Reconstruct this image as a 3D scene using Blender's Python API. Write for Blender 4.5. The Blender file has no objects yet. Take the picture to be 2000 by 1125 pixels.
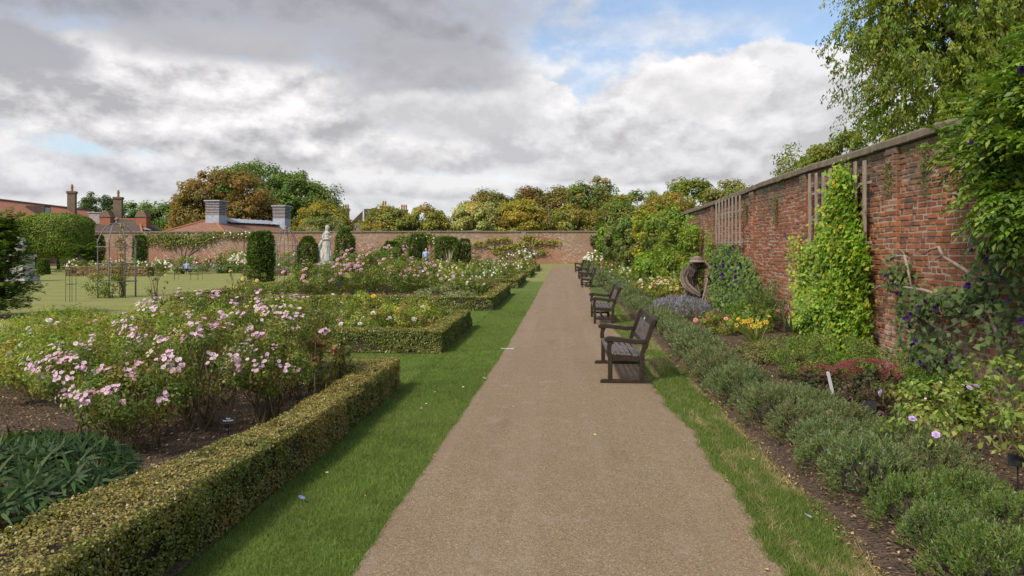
import bpy, math, random
import numpy as np
from mathutils import Vector, Matrix, Euler
rng = np.random.default_rng(11); random.seed(11)
sc = bpy.context.scene
C = sc.collection
R = math.radians

# ------------------------------------------------------------------ camera
cam = bpy.data.cameras.new('camera'); cam.sensor_width = 36; cam.lens = 36*1400/2000
cam.clip_start = 0.1; cam.clip_end = 3000
cam.shift_y = -82.5/2000
co = bpy.data.objects.new('camera', cam); C.objects.link(co)
co.location = (0, 0, 2.0); co.rotation_euler = (R(90), 0, math.atan(95/1400))
sc.camera = co

# ------------------------------------------------------------------ light and sky
SUN_EL, SUN_AZ = R(48), R(-142)          # azimuth from +Y towards +X: behind the camera, to the left
sun = bpy.data.lights.new('sun', 'SUN'); sun.energy = 2.4; sun.angle = R(7); sun.color = (1, .93, .82)
so = bpy.data.objects.new('sun', sun); C.objects.link(so)
sd = Vector((math.cos(SUN_EL)*math.sin(SUN_AZ), math.cos(SUN_EL)*math.cos(SUN_AZ), math.sin(SUN_EL)))
so.rotation_euler = (-sd).to_track_quat('-Z', 'Y').to_euler(); so.location = sd*60
sc.view_settings.view_transform = 'Standard'; sc.view_settings.look = 'None'
sc.view_settings.gamma = 1.0; sc.view_settings.exposure = 0.50
sc.render.engine = 'CYCLES'; sc.cycles.use_denoising = True
sc.cycles.max_bounces = 6; sc.cycles.diffuse_bounces = 4; sc.cycles.glossy_bounces = 2; sc.cycles.transmission_bounces = 3; sc.cycles.transparent_max_bounces = 4
sc.cycles.caustics_reflective = False; sc.cycles.caustics_refractive = False

class NT:
    """small helper for writing node trees"""
    def __init__(s, tree): s.t = tree; s.n = tree.nodes; s.l = tree.links
    def new(s, typ, **kw):
        n = s.n.new(typ)
        for k, v in kw.items(): setattr(n, k, v)
        return n
    def put(s, sock, v):
        if hasattr(v, 'is_linked') or hasattr(v, 'links'): s.l.new(v, sock)
        elif v is not None: sock.default_value = v
    def m(s, op, a, b=None, c=None, clamp=False):
        n = s.new('ShaderNodeMath', operation=op); n.use_clamp = clamp
        for i, v in enumerate((a, b, c)):
            if v is not None: s.put(n.inputs[i], v)
        return n.outputs[0]
    def vm(s, op, a, b=None, scale=None):
        n = s.new('ShaderNodeVectorMath', operation=op)
        s.put(n.inputs[0], a)
        if b is not None: s.put(n.inputs[1], b)
        if scale is not None: s.put(n.inputs['Scale'], scale)
        return n.outputs[0]
    def noise(s, vec, scale, detail=4, rough=.55, dist=0., typ='3D'):
        n = s.new('ShaderNodeTexNoise'); n.noise_dimensions = typ
        s.put(n.inputs['Vector'], vec); n.inputs['Scale'].default_value = scale
        n.inputs['Detail'].default_value = detail; n.inputs['Roughness'].default_value = rough; n.inputs['Distortion'].default_value = dist
        return n.outputs['Fac']
    def vor(s, vec, scale, out='Distance', feature='F1'):
        n = s.new('ShaderNodeTexVoronoi', feature=feature); s.put(n.inputs['Vector'], vec); n.inputs['Scale'].default_value = scale
        return n.outputs[out]
    def mix(s, f, a, b, blend='MIX'):
        n = s.new('ShaderNodeMix', data_type='RGBA', blend_type=blend)
        s.put(n.inputs[0], f)
        for i, v in ((6, a), (7, b)):
            if isinstance(v, tuple) and len(v) == 3: v = v+(1,)
            s.put(n.inputs[i], v)
        return n.outputs[2]
    def smooth(s, v, a, b):
        n = s.new('ShaderNodeMapRange', interpolation_type='SMOOTHSTEP'); s.put(n.inputs[0], v)
        n.inputs[1].default_value = a; n.inputs[2].default_value = b
        return n.outputs[0]
    def ramp(s, f, stops, interp='LINEAR'):
        n = s.new('ShaderNodeValToRGB'); s.put(n.inputs[0], f); cr = n.color_ramp; cr.interpolation = interp
        while len(cr.elements) < len(stops): cr.elements.new(.5)
        for e, (p, c) in zip(cr.elements, stops): e.position = p; e.color = tuple(c)+(1,)
        return n.outputs[0]
    def sep(s, v):
        n = s.new('ShaderNodeSeparateXYZ'); s.put(n.inputs[0], v); return n.outputs
    def comb(s, x, y, z):
        n = s.new('ShaderNodeCombineXYZ')
        for i, v in enumerate((x, y, z)): s.put(n.inputs[i], v)
        return n.outputs[0]

w = bpy.data.worlds.new('World'); sc.world = w; w.use_nodes = True
t = NT(w.node_tree); t.n.clear()
sky = t.new('ShaderNodeTexSky', sky_type='NISHITA'); sky.sun_disc = False
sky.sun_elevation = SUN_EL; sky.sun_rotation = SUN_AZ; sky.air_density = 1.0; sky.dust_density = 1.6; sky.ozone_density = 1.2
bg1 = t.new('ShaderNodeBackground'); t.l.new(sky.outputs[0], bg1.inputs[0]); bg1.inputs[1].default_value = 0.14
d = t.new('ShaderNodeTexCoord').outputs['Generated']
dx, dy, dz = t.sep(d)
zz = t.m('MAXIMUM', dz, 0.0)
az = t.m('ARCTAN2', dx, dy); el = t.m('ARCSINE', zz)
q = t.comb(dx, dy, t.m('ADD', t.m('MULTIPLY', zz, 1.6), .31))
qs = t.vm('ADD', q, (0, 0, .03))
n1, n1s = t.noise(q, 4.8, 11, .58, .05), t.noise(qs, 4.8, 11, .58, .05)
n2 = t.m('ADD', t.m('MULTIPLY', t.noise(q, 11., 9, .6, .1), .7), t.m('MULTIPLY', t.noise(q, 27., 6, .6), .3)); nb = t.noise(q, 2.0, 6, .5)
relief = t.m('SUBTRACT', n1, n1s)
# thin general cloud over the whole sky, thicker low down
base_c = t.m('ADD', t.m('MULTIPLY', n1, .6), t.m('MULTIPLY', nb, .4))
low = t.smooth(el, .20, .03)
al = t.m('ADD', t.m('MULTIPLY', t.smooth(t.m('ADD', base_c, t.m('MULTIPLY', low, .13)), .50, .62), .82), .10)
lit0 = t.m('ADD', .55, t.m('ADD', t.m('MULTIPLY', relief, 6.), t.m('MULTIPLY', t.m('SUBTRACT', n2, .5), .8)), clamp=True)
ccol = t.mix(lit0, (.56, .555, .58), (.92, .91, .91)); alpha = al
def bank(px, py, sx, sy, top, bottom, k1=.62, k2=.50, soft=.16, cut=1., op=1.):
    """one cloud bank, given by its bearing and elevation: bright on top, grey underneath, ragged outline"""
    global ccol, alpha
    a0 = math.atan((px-1000)/1400)-math.atan(95/1400); e0 = math.atan((480-py)/1400*math.cos(a0)); sa = sx/1400; se = sy/1400
    u = t.m('DIVIDE', t.m('SUBTRACT', az, a0), sa); v = t.m('DIVIDE', t.m('SUBTRACT', el, e0), se)
    d_ = t.m('SQRT', t.m('ADD', t.m('MULTIPLY', u, u), t.m('MULTIPLY', v, v)))
    d_ = t.m('ADD', d_, t.m('ADD', t.m('MULTIPLY', t.m('SUBTRACT', n1, .5), -2*k1), t.m('MULTIPLY', t.m('SUBTRACT', n2, .5), -2*k2)))
    a_ = t.m('MULTIPLY', t.smooth(d_, cut, cut-soft), op)
    l_ = t.m('ADD', t.m('MULTIPLY', v, .38), t.m('ADD', .46, t.m('ADD', t.m('MULTIPLY', relief, 6.5), t.m('MULTIPLY', t.m('SUBTRACT', n2, .5), .9))), clamp=True)
    ccol = t.mix(a_, ccol, t.mix(l_, bottom, top)); alpha = t.m('SUBTRACT', t.m('ADD', alpha, a_), t.m('MULTIPLY', alpha, a_))
W_, G_, D_ = (.98, .96, .96), (.52, .51, .53), (.255, .26, .305)
bank(1330, 60, 330, 36, (.78, .78, .82), (.66, .67, .72), soft=.9, op=.45)
bank(1500, 225, 330, 120, (.86, .85, .87), (.56, .555, .575)); bank(1370, 185, 130, 66, W_, (.74, .73, .74), soft=.16); bank(1200, 270, 150, 66, (.9, .89, .9), G_)
bank(1050, 240, 85, 82, W_, (.66, .66, .69), soft=.14); bank(930, 290, 200, 60, (.88, .87, .88), (.56, .555, .58))
bank(640, 290, 300, 66, W_, (.60, .595, .61)); bank(1300, 330, 420, 34, (.80, .79, .80), (.50, .49, .51), soft=.4)
bank(120, 330, 330, 44, (.84, .83, .85), (.50, .50, .54), soft=.35); bank(700, 360, 420, 30, (.86, .85, .86), (.56, .55, .57), soft=.4)
bank(400, 178, 410, 118, (.97, .95, .95), (.47, .465, .485), soft=.2); bank(800, 120, 260, 115, (.54, .54, .58), (.44, .44, .47), .6, .35, soft=.6)
bank(330, -30, 720, 112, D_, (.42, .42, .46), .55, .3, soft=.8, cut=1.1, op=.95); bank(720, 15, 380, 95, (.35, .35, .39), (.46, .46, .50), .5, .3, soft=.9, cut=1.1, op=.9); bank(-20, 70, 150, 60, (.38, .38, .43), (.43, .43, .47), soft=.5, op=.9); bank(470, 75, 240, 52, (.46, .46, .50), (.50, .50, .53), .4, .3, soft=.7, cut=1.15); bank(870, 225, 190, 52, (.80, .79, .80), (.60, .595, .61), .4, .4, soft=.4, cut=1.1)
bg2 = t.new('ShaderNodeBackground'); t.l.new(ccol, bg2.inputs[0]); bg2.inputs[1].default_value = 0.74
mx = t.new('ShaderNodeMixShader'); t.l.new(alpha, mx.inputs[0]); t.l.new(bg1.outputs[0], mx.inputs[1]); t.l.new(bg2.outputs[0], mx.inputs[2])
t.l.new(mx.outputs[0], t.new('ShaderNodeOutputWorld').inputs[0])
# ------------------------------------------------------------------ materials
MATS = {}
def newmat(name):
    m = bpy.data.materials.new(name); m.use_nodes = True; t = NT(m.node_tree); b = t.n['Principled BSDF']; MATS[name] = m
    return m, t, b
def pos(t): return t.new('ShaderNodeNewGeometry').outputs['Position']
def bump(t, b, h, strength=.4, dist=.01):
    n = t.new('ShaderNodeBump'); n.inputs['Strength'].default_value = strength; n.inputs['Distance'].default_value = dist
    t.l.new(h, n.inputs['Height']); t.l.new(n.outputs[0], b.inputs['Normal'])
def leafmat(name, rough=.55, trans=.36, spec=.3):
    m, t, b = newmat(name)
    a = t.new('ShaderNodeAttribute', attribute_name='col').outputs['Color']
    t.l.new(a, b.inputs['Base Color']); b.inputs['Roughness'].default_value = rough; b.inputs['Specular IOR Level'].default_value = spec
    tr = t.new('ShaderNodeBsdfTranslucent'); t.l.new(t.mix(1., a, (1.5, 1.6, .7), 'MULTIPLY'), tr.inputs[0])
    mx = t.new('ShaderNodeMixShader'); mx.inputs[0].default_value = trans
    t.l.new(b.outputs[0], mx.inputs[1]); t.l.new(tr.outputs[0], mx.inputs[2]); t.l.new(mx.outputs[0], t.n['Material Output'].inputs[0])
    return m
leafmat('leaf'); leafmat('waxy_leaf', .38, .22, .5); leafmat('dry', .8, .1, .1)
def petal(name, c, c2=None):
    m, t, b = newmat(name); r = t.new('ShaderNodeObjectInfo').outputs['Random']
    ra = t.new('ShaderNodeNewGeometry').outputs['Random Per Island']
    col = t.mix(t.m('FRACT', t.m('ADD', r, t.m('MULTIPLY', ra, .6))), c, c2 or c)
    t.l.new(col, b.inputs['Base Color']); b.inputs['Roughness'].default_value = .6; b.inputs['Specular IOR Level'].default_value = .2
    tr = t.new('ShaderNodeBsdfTranslucent'); t.l.new(col, tr.inputs[0]); mx = t.new('ShaderNodeMixShader'); mx.inputs[0].default_value = .3
    t.l.new(b.outputs[0], mx.inputs[1]); t.l.new(tr.outputs[0], mx.inputs[2]); t.l.new(mx.outputs[0], t.n['Material Output'].inputs[0])
for n_, a_, b_ in [('pale_pink', (.78, .62, .68), (.66, .36, .50)), ('pink', (.66, .30, .40), (.78, .54, .58)), ('white', (.76, .73, .66), (.74, .67, .57)), ('cream', (.80, .70, .45), (.82, .76, .6)),
                   ('yellow', (.80, .58, .12), (.82, .68, .30)), ('peach', (.82, .52, .30), (.80, .62, .42)), ('crimson', (.45, .02, .09), (.55, .05, .14)), ('purple', (.030, .008, .075), (.05, .012, .11)),
                   ('lilac', (.58, .42, .72), (.66, .52, .76)), ('gold', (.82, .48, .03), (.85, .60, .08)), ('blue', (.25, .28, .62), (.36, .38, .70)), ('coral', (.75, .25, .22), (.8, .4, .35)), ('sedum_red', (.20, .035, .05), (.30, .07, .08)), ('pollen', (.75, .5, .1), (.7, .42, .08))]:
    petal(n_, a_, b_)
def plain(name, c, c2=None, scale=8, rough=.8, bstr=.3, bdist=.01, spec=.3, metal=0, stretch=None):
    m, t, b = newmat(name); p = pos(t)
    if stretch: p = t.vm('MULTIPLY', p, stretch)
    n = t.noise(p, scale, 6, .6)
    t.l.new(t.mix(t.smooth(n, .3, .7), c, c2 or tuple(x*.7 for x in c)), b.inputs['Base Color'])
    b.inputs['Roughness'].default_value = rough; b.inputs['Specular IOR Level'].default_value = spec; b.inputs['Metallic'].default_value = metal
    if bstr: bump(t, b, n, bstr, bdist)
    return m
plain('bark', (.10, .075, .05), (.05, .04, .03), 14, .9, .6, .02)
plain('stem', (.10, .10, .04), (.14, .08, .04), 20, .8, 0)
plain('twig', (.06, .045, .028), (.03, .025, .015), 20, .95, 0)
plain('pale_branch', (.34, .27, .21), (.22, .17, .13), 18, .85, .3)
plain('stone', (.52, .49, .43), (.30, .28, .24), 9, .85, .4, .02)
plain('white_stone', (.60, .57, .50), (.30, .28, .235), 12, .8, .4, .01)
plain('coping_stone', (.21, .165, .11), (.12, .098, .068), 5, .9, .5, .02)
plain('iron', (.23, .20, .19), (.15, .125, .115), 20, .6, .1, .004)
plain('green_iron', (.03, .05, .03), None, 20, .6, 0)
plain('grey_wood', (.36, .29, .225), (.23, .18, .14), 3, .85, .4, .004, stretch=(6, 6, 1))
plain('lead', (.42, .44, .48), (.30, .32, .35), 3, .5, .1)
plain('louvre', (.40, .36, .34), (.28, .25, .24), 4, .8, .1)
plain('roof_tile', (.29, .145, .085), (.19, .10, .065), 2.2, .9, .5, .05)
plain('clay_tile', (.46, .19, .095), (.36, .15, .08), 3, .9, .5, .04)
plain('orange_tile', (.42, .17, .07), (.30, .13, .06), 6, .9, .3)
plain('brown_roof', (.11, .08, .062), (.07, .055, .045), 2.5, .9, .4, .05)
plain('willow', (.12, .088, .066), (.05, .036, .027), 40, .9, .6, .01)
plain('willow_strand', (.34, .265, .21), (.15, .11, .085), 30, .85, .2)
plain('skin', (.56, .34, .25), (.50, .29, .21), 5, .6, 0)
plain('blue_cloth', (.36, .48, .70), (.30, .41, .62), 9, .9, .2)
plain('navy_cloth', (.04, .05, .10), None, 9, .9, 0)
plain('grey_cloth', (.22, .21, .20), None, 9, .9, 0)
plain('hair', (.30, .27, .24), (.2, .17, .15), 20, .8, 0)
plain('brown_hair', (.20, .11, .05), None, 20, .8, 0)
plain('black_plastic', (.018, .018, .019), (.03, .029, .029), 30, .8, 0, spec=.1)
plain('white_plastic', (.70, .70, .70), (.6, .6, .6), 30, .5, 0)
plain('lettering', (.75, .75, .72), (.7, .7, .68), 30, .6, 0)
plain('white_paint', (.7, .7, .68), None, 4, .6, 0)
plain('render_wall', (.30, .24, .20), (.24, .19, .16), 2, .9, .1)
m, t, b = newmat('glass'); b.inputs['Base Color'].default_value = (.45, .53, .58, 1); b.inputs['Roughness'].default_value = .12; b.inputs['Specular IOR Level'].default_value = .8
# bench timber: dark stain, worn and silvery on the seat
def timber(name, c, c2, rough):
    m, t, b = newmat(name); o = t.new('ShaderNodeTexCoord').outputs['Object']
    n = t.noise(t.vm('MULTIPLY', o, (40, 3, 40)), 1.2, 6, .65); n2 = t.noise(o, 9, 4)
    t.l.new(t.mix(t.smooth(t.m('ADD', t.m('MULTIPLY', n, .6), t.m('MULTIPLY', n2, .4)), .36, .62), c, c2), b.inputs['Base Color'])
    b.inputs['Roughness'].default_value = rough; b.inputs['Specular IOR Level'].default_value = .25; bump(t, b, n, .35, .003)
timber('bench_wood', (.022, .014, .009), (.045, .029, .018), .6)
timber('seat_wood', (.060, .043, .034), (.15, .12, .105), .5)
# gravel path bound in resin
m, t, b = newmat('gravel'); p = pos(t)
v1 = t.new('ShaderNodeTexVoronoi'); t.l.new(p, v1.inputs['Vector']); v1.inputs['Scale'].default_value = 190
v2 = t.new('ShaderNodeTexVoronoi'); t.l.new(p, v2.inputs['Vector']); v2.inputs['Scale'].default_value = 95
g1 = t.sep(v1.outputs['Color'])[0]; g2 = t.sep(v2.outputs['Color'])[1]
g = t.m('ADD', t.m('MULTIPLY', g1, .6), t.m('MULTIPLY', g2, .4))
col = t.ramp(g, [(0, (.09, .060, .034)), (.35, (.200, .139, .078)), (.6, (.262, .186, .108)), (.85, (.335, .245, .156)), (1, (.56, .46, .34))])
big = t.noise(p, .55, 5, .6); big2 = t.noise(p, 3.0, 5, .65)
col = t.mix(t.m('MULTIPLY', t.smooth(big, .38, .7), .35), col, (.20, .135, .085))
col = t.mix(t.m('MULTIPLY', t.smooth(big2, .52, .75), .25), col, (.40, .33, .26))
wx = t.sep(p)[0]; lane = t.noise(t.vm('MULTIPLY', p, (3.2, .10, 1)), 1., 5, .6)
col = t.mix(t.m('MULTIPLY', t.smooth(lane, .45, .68), .25), col, (.32, .245, .165)); col = t.mix(t.m('MULTIPLY', t.smooth(t.noise(t.vm('MULTIPLY', p, (2., .35, 1)), 1.3, 6, .65), .56, .72), .40), col, (.13, .09, .055))
stain = t.smooth(t.vor(t.vm('ADD', p, t.vm('SCALE', t.new('ShaderNodeTexNoise').outputs['Color'], None, .0)), .9), .055, .0)
col = t.mix(t.m('MULTIPLY', stain, .55), col, (.23, .22, .20))
t.l.new(col, b.inputs['Base Color']); b.inputs['Roughness'].default_value = .85; b.inputs['Specular IOR Level'].default_value = .2
bump(t, b, t.m('ADD', v1.outputs['Distance'], t.m('MULTIPLY', v2.outputs['Distance'], .5)), .55, .006)
# turf under the blades
def turf(name, a, bcol, straw, sx):
    m, t, b = newmat(name); p = pos(t)
    n = t.noise(p, .7, 5, .6); f = t.noise(t.vm('MULTIPLY', p, (1, 1, .1)), 38, 4, .7); n3 = t.noise(t.vm('MULTIPLY', p, (1, .5, 1)), 3.1, 5, .65)
    mow = t.smooth(t.m('SINE', t.m('MULTIPLY', t.m('ADD', t.sep(p)[1], t.m('MULTIPLY', n, .8)), 2.9)), -.5, .5)
    col = t.mix(t.smooth(n, .3, .7), a, bcol); col = t.mix(t.m('MULTIPLY', mow, .22), col, tuple(min(1, x*1.35) for x in a))
    col = t.mix(t.m('MULTIPLY', t.smooth(n3, .52, .7), sx), col, straw)
    col = t.mix(t.smooth(f, .25, .75), t.mix(.55, col, (.02, .03, .008)), col)
    t.l.new(col, b.inputs['Base Color']); b.inputs['Roughness'].default_value = .9; b.inputs['Specular IOR Level'].default_value = .15; bump(t, b, f, .6, .03)
turf('lawn', (.31, .30, .092), (.26, .265, .08), (.37, .32, .13), .30)
turf('verge', (.135, .192, .034), (.155, .20, .045), (.18, .205, .055), .25)
turf('dry_verge', (.085, .13, .02), (.12, .14, .035), (.32, .24, .12), .85)
m, t, b = newmat('soil'); p = pos(t)
n = t.noise(p, 9, 8, .7); vv = t.new('ShaderNodeTexVoronoi'); t.l.new(t.vm('ADD', p, t.vm('SCALE', p, None, .0)), vv.inputs['Vector']); vv.inputs['Scale'].default_value = 38
col = t.mix(t.smooth(n, .3, .7), (.062, .040, .026), (.13, .088, .058)); col = t.mix(t.m('MULTIPLY', t.sep(vv.outputs['Color'])[0], .5), col, (.16, .115, .085))
t.l.new(col, b.inputs['Base Color']); b.inputs['Roughness'].default_value = .95; b.inputs['Specular IOR Level'].default_value = .1
bump(t, b, t.m('ADD', n, t.m('MULTIPLY', vv.outputs['Distance'], .7)), .9, .05)
# bricks: one tint for each brick, soot and lichen high up, lime bloom near the foot
def bricktint(t, rnd, p):
    c = t.ramp(rnd, [(0, (.19, .080, .044)), (.16, (.285, .104, .052)), (.32, (.335, .122, .058)), (.46, (.23, .096, .054)), (.58, (.385, .155, .070)), (.68, (.265, .100, .052)), (.84, (.12, .080, .058)), (.90, (.19, .11, .07)), (.97, (.32, .21, .13)), (1, (.36, .17, .085))], 'CONSTANT')
    return c
def weather(t, c, p):
    z = t.m('ADD', t.sep(p)[2], t.m('MULTIPLY', t.m('SUBTRACT', t.noise(t.vm('MULTIPLY', p, (5., 5., .35)), 1., 5, .6), .5), 1.3)); n = t.noise(p, .9, 6, .65); n2 = t.noise(p, 4.5, 6, .65)
    top = t.m('MULTIPLY', t.smooth(t.m('ADD', z, t.m('MULTIPLY', t.m('SUBTRACT', n, .5), 3.0)), 2.65, 3.6), t.smooth(n2, .28, .56))
    c = t.mix(t.m('MULTIPLY', top, .82), c, (.125, .105, .075))
    low = t.m('MULTIPLY', t.smooth(t.m('ADD', z, t.m('MULTIPLY', t.m('SUBTRACT', n, .5), 2.6)), 1.25, .35), t.smooth(n2, .40, .60))
    return t.mix(t.m('MULTIPLY', low, .6), c, (.50, .41, .34))
m, t, b = newmat('brick'); g = t.new('ShaderNodeNewGeometry'); p = g.outputs['Position']
rnd = t.m('FRACT', t.m('ADD', t.m('MULTIPLY', t.new('ShaderNodeObjectInfo').outputs['Random'], 7.31), g.outputs['Random Per Island']))
rnd = t.m('ADD', t.m('MULTIPLY', rnd, .72), t.m('ADD', .12, t.m('MULTIPLY', t.m('SUBTRACT', t.noise(p, 1.1, 5, .6), .5), 1.1)), clamp=True)
fine = t.noise(p, 30, 6, .7)
c = bricktint(t, rnd, p); c = t.mix(t.m('MULTIPLY', t.smooth(fine, .35, .7), .45), c, t.mix(.5, c, (.12, .07, .05)))
c = weather(t, c, p)
t.l.new(c, b.inputs['Base Color']); b.inputs['Roughness'].default_value = .9; b.inputs['Specular IOR Level'].default_value = .15; bump(t, b, fine, .7, .012)
m, t, b = newmat('mortar'); p = pos(t); c = t.mix(t.noise(p, 14, 6, .7), (.44, .36, .27), (.28, .22, .16)); c = weather(t, c, p)
t.l.new(c, b.inputs['Base Color']); b.inputs['Roughness'].default_value = .95; bump(t, b, t.noise(p, 60, 4), .5, .01)
def brickwall(name, axes, tint=None, bw=.30, rh=.1, patches=True, mort=(.36, .285, .205), grey=.5):
    m, t, b = newmat(name); p = pos(t); s = t.sep(p); v = t.comb(s[axes[0]], s[axes[1]], 0)
    br = t.new('ShaderNodeTexBrick'); t.l.new(v, br.inputs['Vector'])
    br.inputs['Scale'].default_value = 1; br.inputs['Brick Width'].default_value = bw; br.inputs['Row Height'].default_value = rh; br.inputs['Mortar Size'].default_value = .010
    br.inputs['Color1'].default_value = (0, 0, 0, 1); br.inputs['Color2'].default_value = (1, 1, 1, 1); br.inputs['Mortar'].default_value = (.5, .5, .5, 1); br.inputs['Bias'].default_value = 0
    rnd = t.sep(br.outputs['Color'])[0]
    c = bricktint(t, t.m('FRACT', t.m('MULTIPLY', rnd, 3.7)), p) if tint is None else t.mix(rnd, tint[0], tint[1])
    if patches:
        n = t.noise(p, .16, 6, .65, .4); n2 = t.noise(p, 1.4, 6, .7)
        c = t.mix(t.m('MULTIPLY', t.smooth(t.m('ADD', t.m('MULTIPLY', n, .75), t.m('MULTIPLY', n2, .25)), .42, .56), grey), c, (.38, .285, .18))
        c = t.mix(t.m('MULTIPLY', t.smooth(t.noise(p, .35, 5, .6), .58, .7), .5), c, (.17, .13, .10))
        zz_ = t.m('ADD', t.sep(p)[2], t.m('MULTIPLY', t.m('SUBTRACT', t.noise(p, .30, 6, .65), .5), 3.2)); fine = t.smooth(t.noise(p, 2.6, 7, .7), .38, .62)
        c = t.mix(t.m('MULTIPLY', t.smooth(zz_, 1.9, 1.0), .62), c, t.mix(fine, (.30, .115, .06), (.40, .18, .10))); c = t.mix(t.m('MULTIPLY', t.smooth(zz_, 2.6, 3.3), .55), c, t.mix(fine, (.20, .13, .07), (.36, .25, .14)))
    if patches: c = t.mix(t.m('MULTIPLY', t.m('MULTIPLY', t.smooth(t.noise(t.vm('MULTIPLY', p, (2.2, 2.2, 5.5)), 1.6, 3, .6), .50, .62), t.smooth(t.noise(p, .22, 4, .6), .36, .56)), .62), c, (.60, .49, .40)); c = t.mix(t.m('MULTIPLY', t.smooth(t.noise(t.vm('MULTIPLY', p, (2.4, 2.4, 6.)), 1.9, 3, .6), .56, .66), .5), c, (.13, .08, .055))
    c = t.mix(t.m('MULTIPLY', br.outputs['Fac'], .8), c, mort)
    t.l.new(c, b.inputs['Base Color']); b.inputs['Roughness'].default_value = .92; b.inputs['Specular IOR Level'].default_value = .12
    bump(t, b, t.m('SUBTRACT', t.noise(p, 9, 5, .7), br.outputs['Fac']), .5, .02)
brickwall('far_brick', (0, 2)); brickwall('side_brick', (1, 2))
brickwall('house_brick', (1, 2), ((.42, .165, .085), (.50, .21, .11)), .35, .11, False, (.36, .22, .16))
brickwall('chimney_brick', (0, 2), ((.16, .115, .075), (.25, .17, .11)), .3, .1, False, (.22, .17, .13))
brickwall('red_chimney_brick', (0, 2), ((.38, .14, .07), (.30, .11, .06)), .3, .1, False, (.3, .2, .15))

# ------------------------------------------------------------------ geometry helpers
def vnoise(P, scale, seed=0):
    p = np.asarray(P, float)*scale+seed*17.3; i = np.floor(p).astype(np.int64); f = p-i; f = f*f*(3-2*f); o = 0
    for a in (0, 1):
        for b_ in (0, 1):
            for c_ in (0, 1):
                h = ((i[:, 0]+a)*73856093 ^ (i[:, 1]+b_)*19349663 ^ (i[:, 2]+c_)*83492791 ^ (seed*2654435)) & 0xffffffff
                h = (h*1103515245+12345) & 0x7fffffff; h = ((h >> 13) ^ h)*1274126177 & 0x7fffffff
                wt = (f[:, 0] if a else 1-f[:, 0])*(f[:, 1] if b_ else 1-f[:, 1])*(f[:, 2] if c_ else 1-f[:, 2])
                o = o+wt*(h/0x7fffffff)
    return o
def nrm(a): return a/np.maximum(np.linalg.norm(a, axis=1, keepdims=True), 1e-9)
def rdir(n): return nrm(rng.normal(size=(n, 3)))
def obj(name, me, mat=None, parent=None, kind=None):
    o = bpy.data.objects.new(name, me); C.objects.link(o)
    if mat is not None and me is not None and not len(me.materials): me.materials.append(MATS[mat] if isinstance(mat, str) else mat)
    if parent is not None: o.parent = parent
    if kind: o['kind'] = kind
    return o
def tag(o, label, cat, group=None, kind=None):
    o['label'] = label; o['category'] = cat
    if group: o['group'] = group
    if kind: o['kind'] = kind
    return o
def thing(name, label, cat, loc=(0, 0, 0), rz=0, group=None):
    o = bpy.data.objects.new(name, None); C.objects.link(o); o.location = loc; o.rotation_euler = (0, 0, rz); o.empty_display_size = .1
    return tag(o, label, cat, group)
def npmesh(name, V, F, col=None, smooth=False):
    V = np.asarray(V, np.float32); F = np.asarray(F, np.int32); k = F.shape[1]
    me = bpy.data.meshes.new(name); me.vertices.add(len(V)); me.vertices.foreach_set('co', V.ravel())
    me.loops.add(F.size); me.loops.foreach_set('vertex_index', F.ravel())
    me.polygons.add(len(F)); me.polygons.foreach_set('loop_start', np.arange(0, F.size, k, dtype=np.int32)); me.polygons.foreach_set('loop_total', np.full(len(F), k, np.int32))
    if col is not None:
        a = me.attributes.new('col', 'FLOAT_COLOR', 'POINT'); c4 = np.ones((len(V), 4), np.float32); c4[:, :3] = col; a.data.foreach_set('color', c4.ravel())
    if smooth: me.polygons.foreach_set('use_smooth', np.ones(len(F), bool))
    me.update(calc_edges=True); return me
def leaves(name, P, T, N, L, W, col, parent=None, mat='leaf', fold=.2, kind=None, wide=.0):
    """one folded diamond-shaped leaf at every point"""
    n = len(P); T = nrm(T); B = nrm(np.cross(N, T)); N = np.cross(T, B)
    L = np.broadcast_to(np.asarray(L, float), (n,))[:, None]; W = np.broadcast_to(np.asarray(W, float), (n,))[:, None]
    col = np.clip(np.asarray(col)*np.array([1.92, 1.85, 1.40]), 0, .85)
    V = np.stack([P-T*L*.5, P+B*W*.5+N*W*fold+T*L*wide, P+T*L*.5-N*L*.12, P-B*W*.5+N*W*fold+T*L*wide], 1).reshape(-1, 3)
    F = np.arange(4*n).reshape(n, 4)
    return obj(name, npmesh(name, V, F, np.repeat(col, 4, 0)), mat, parent, kind)
def pal(n, cols, jit=.22, w=None):
    cols = np.array(cols, float); k = rng.choice(len(cols), n, p=None if w is None else np.array(w)/sum(w))
    return cols[k]*(1+rng.normal(0, jit, (n, 1)))*(1+rng.normal(0, .07, (n, 3))).clip(.7, 1.3)
def clipc(c): return np.clip(c, .004, .9)
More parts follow.
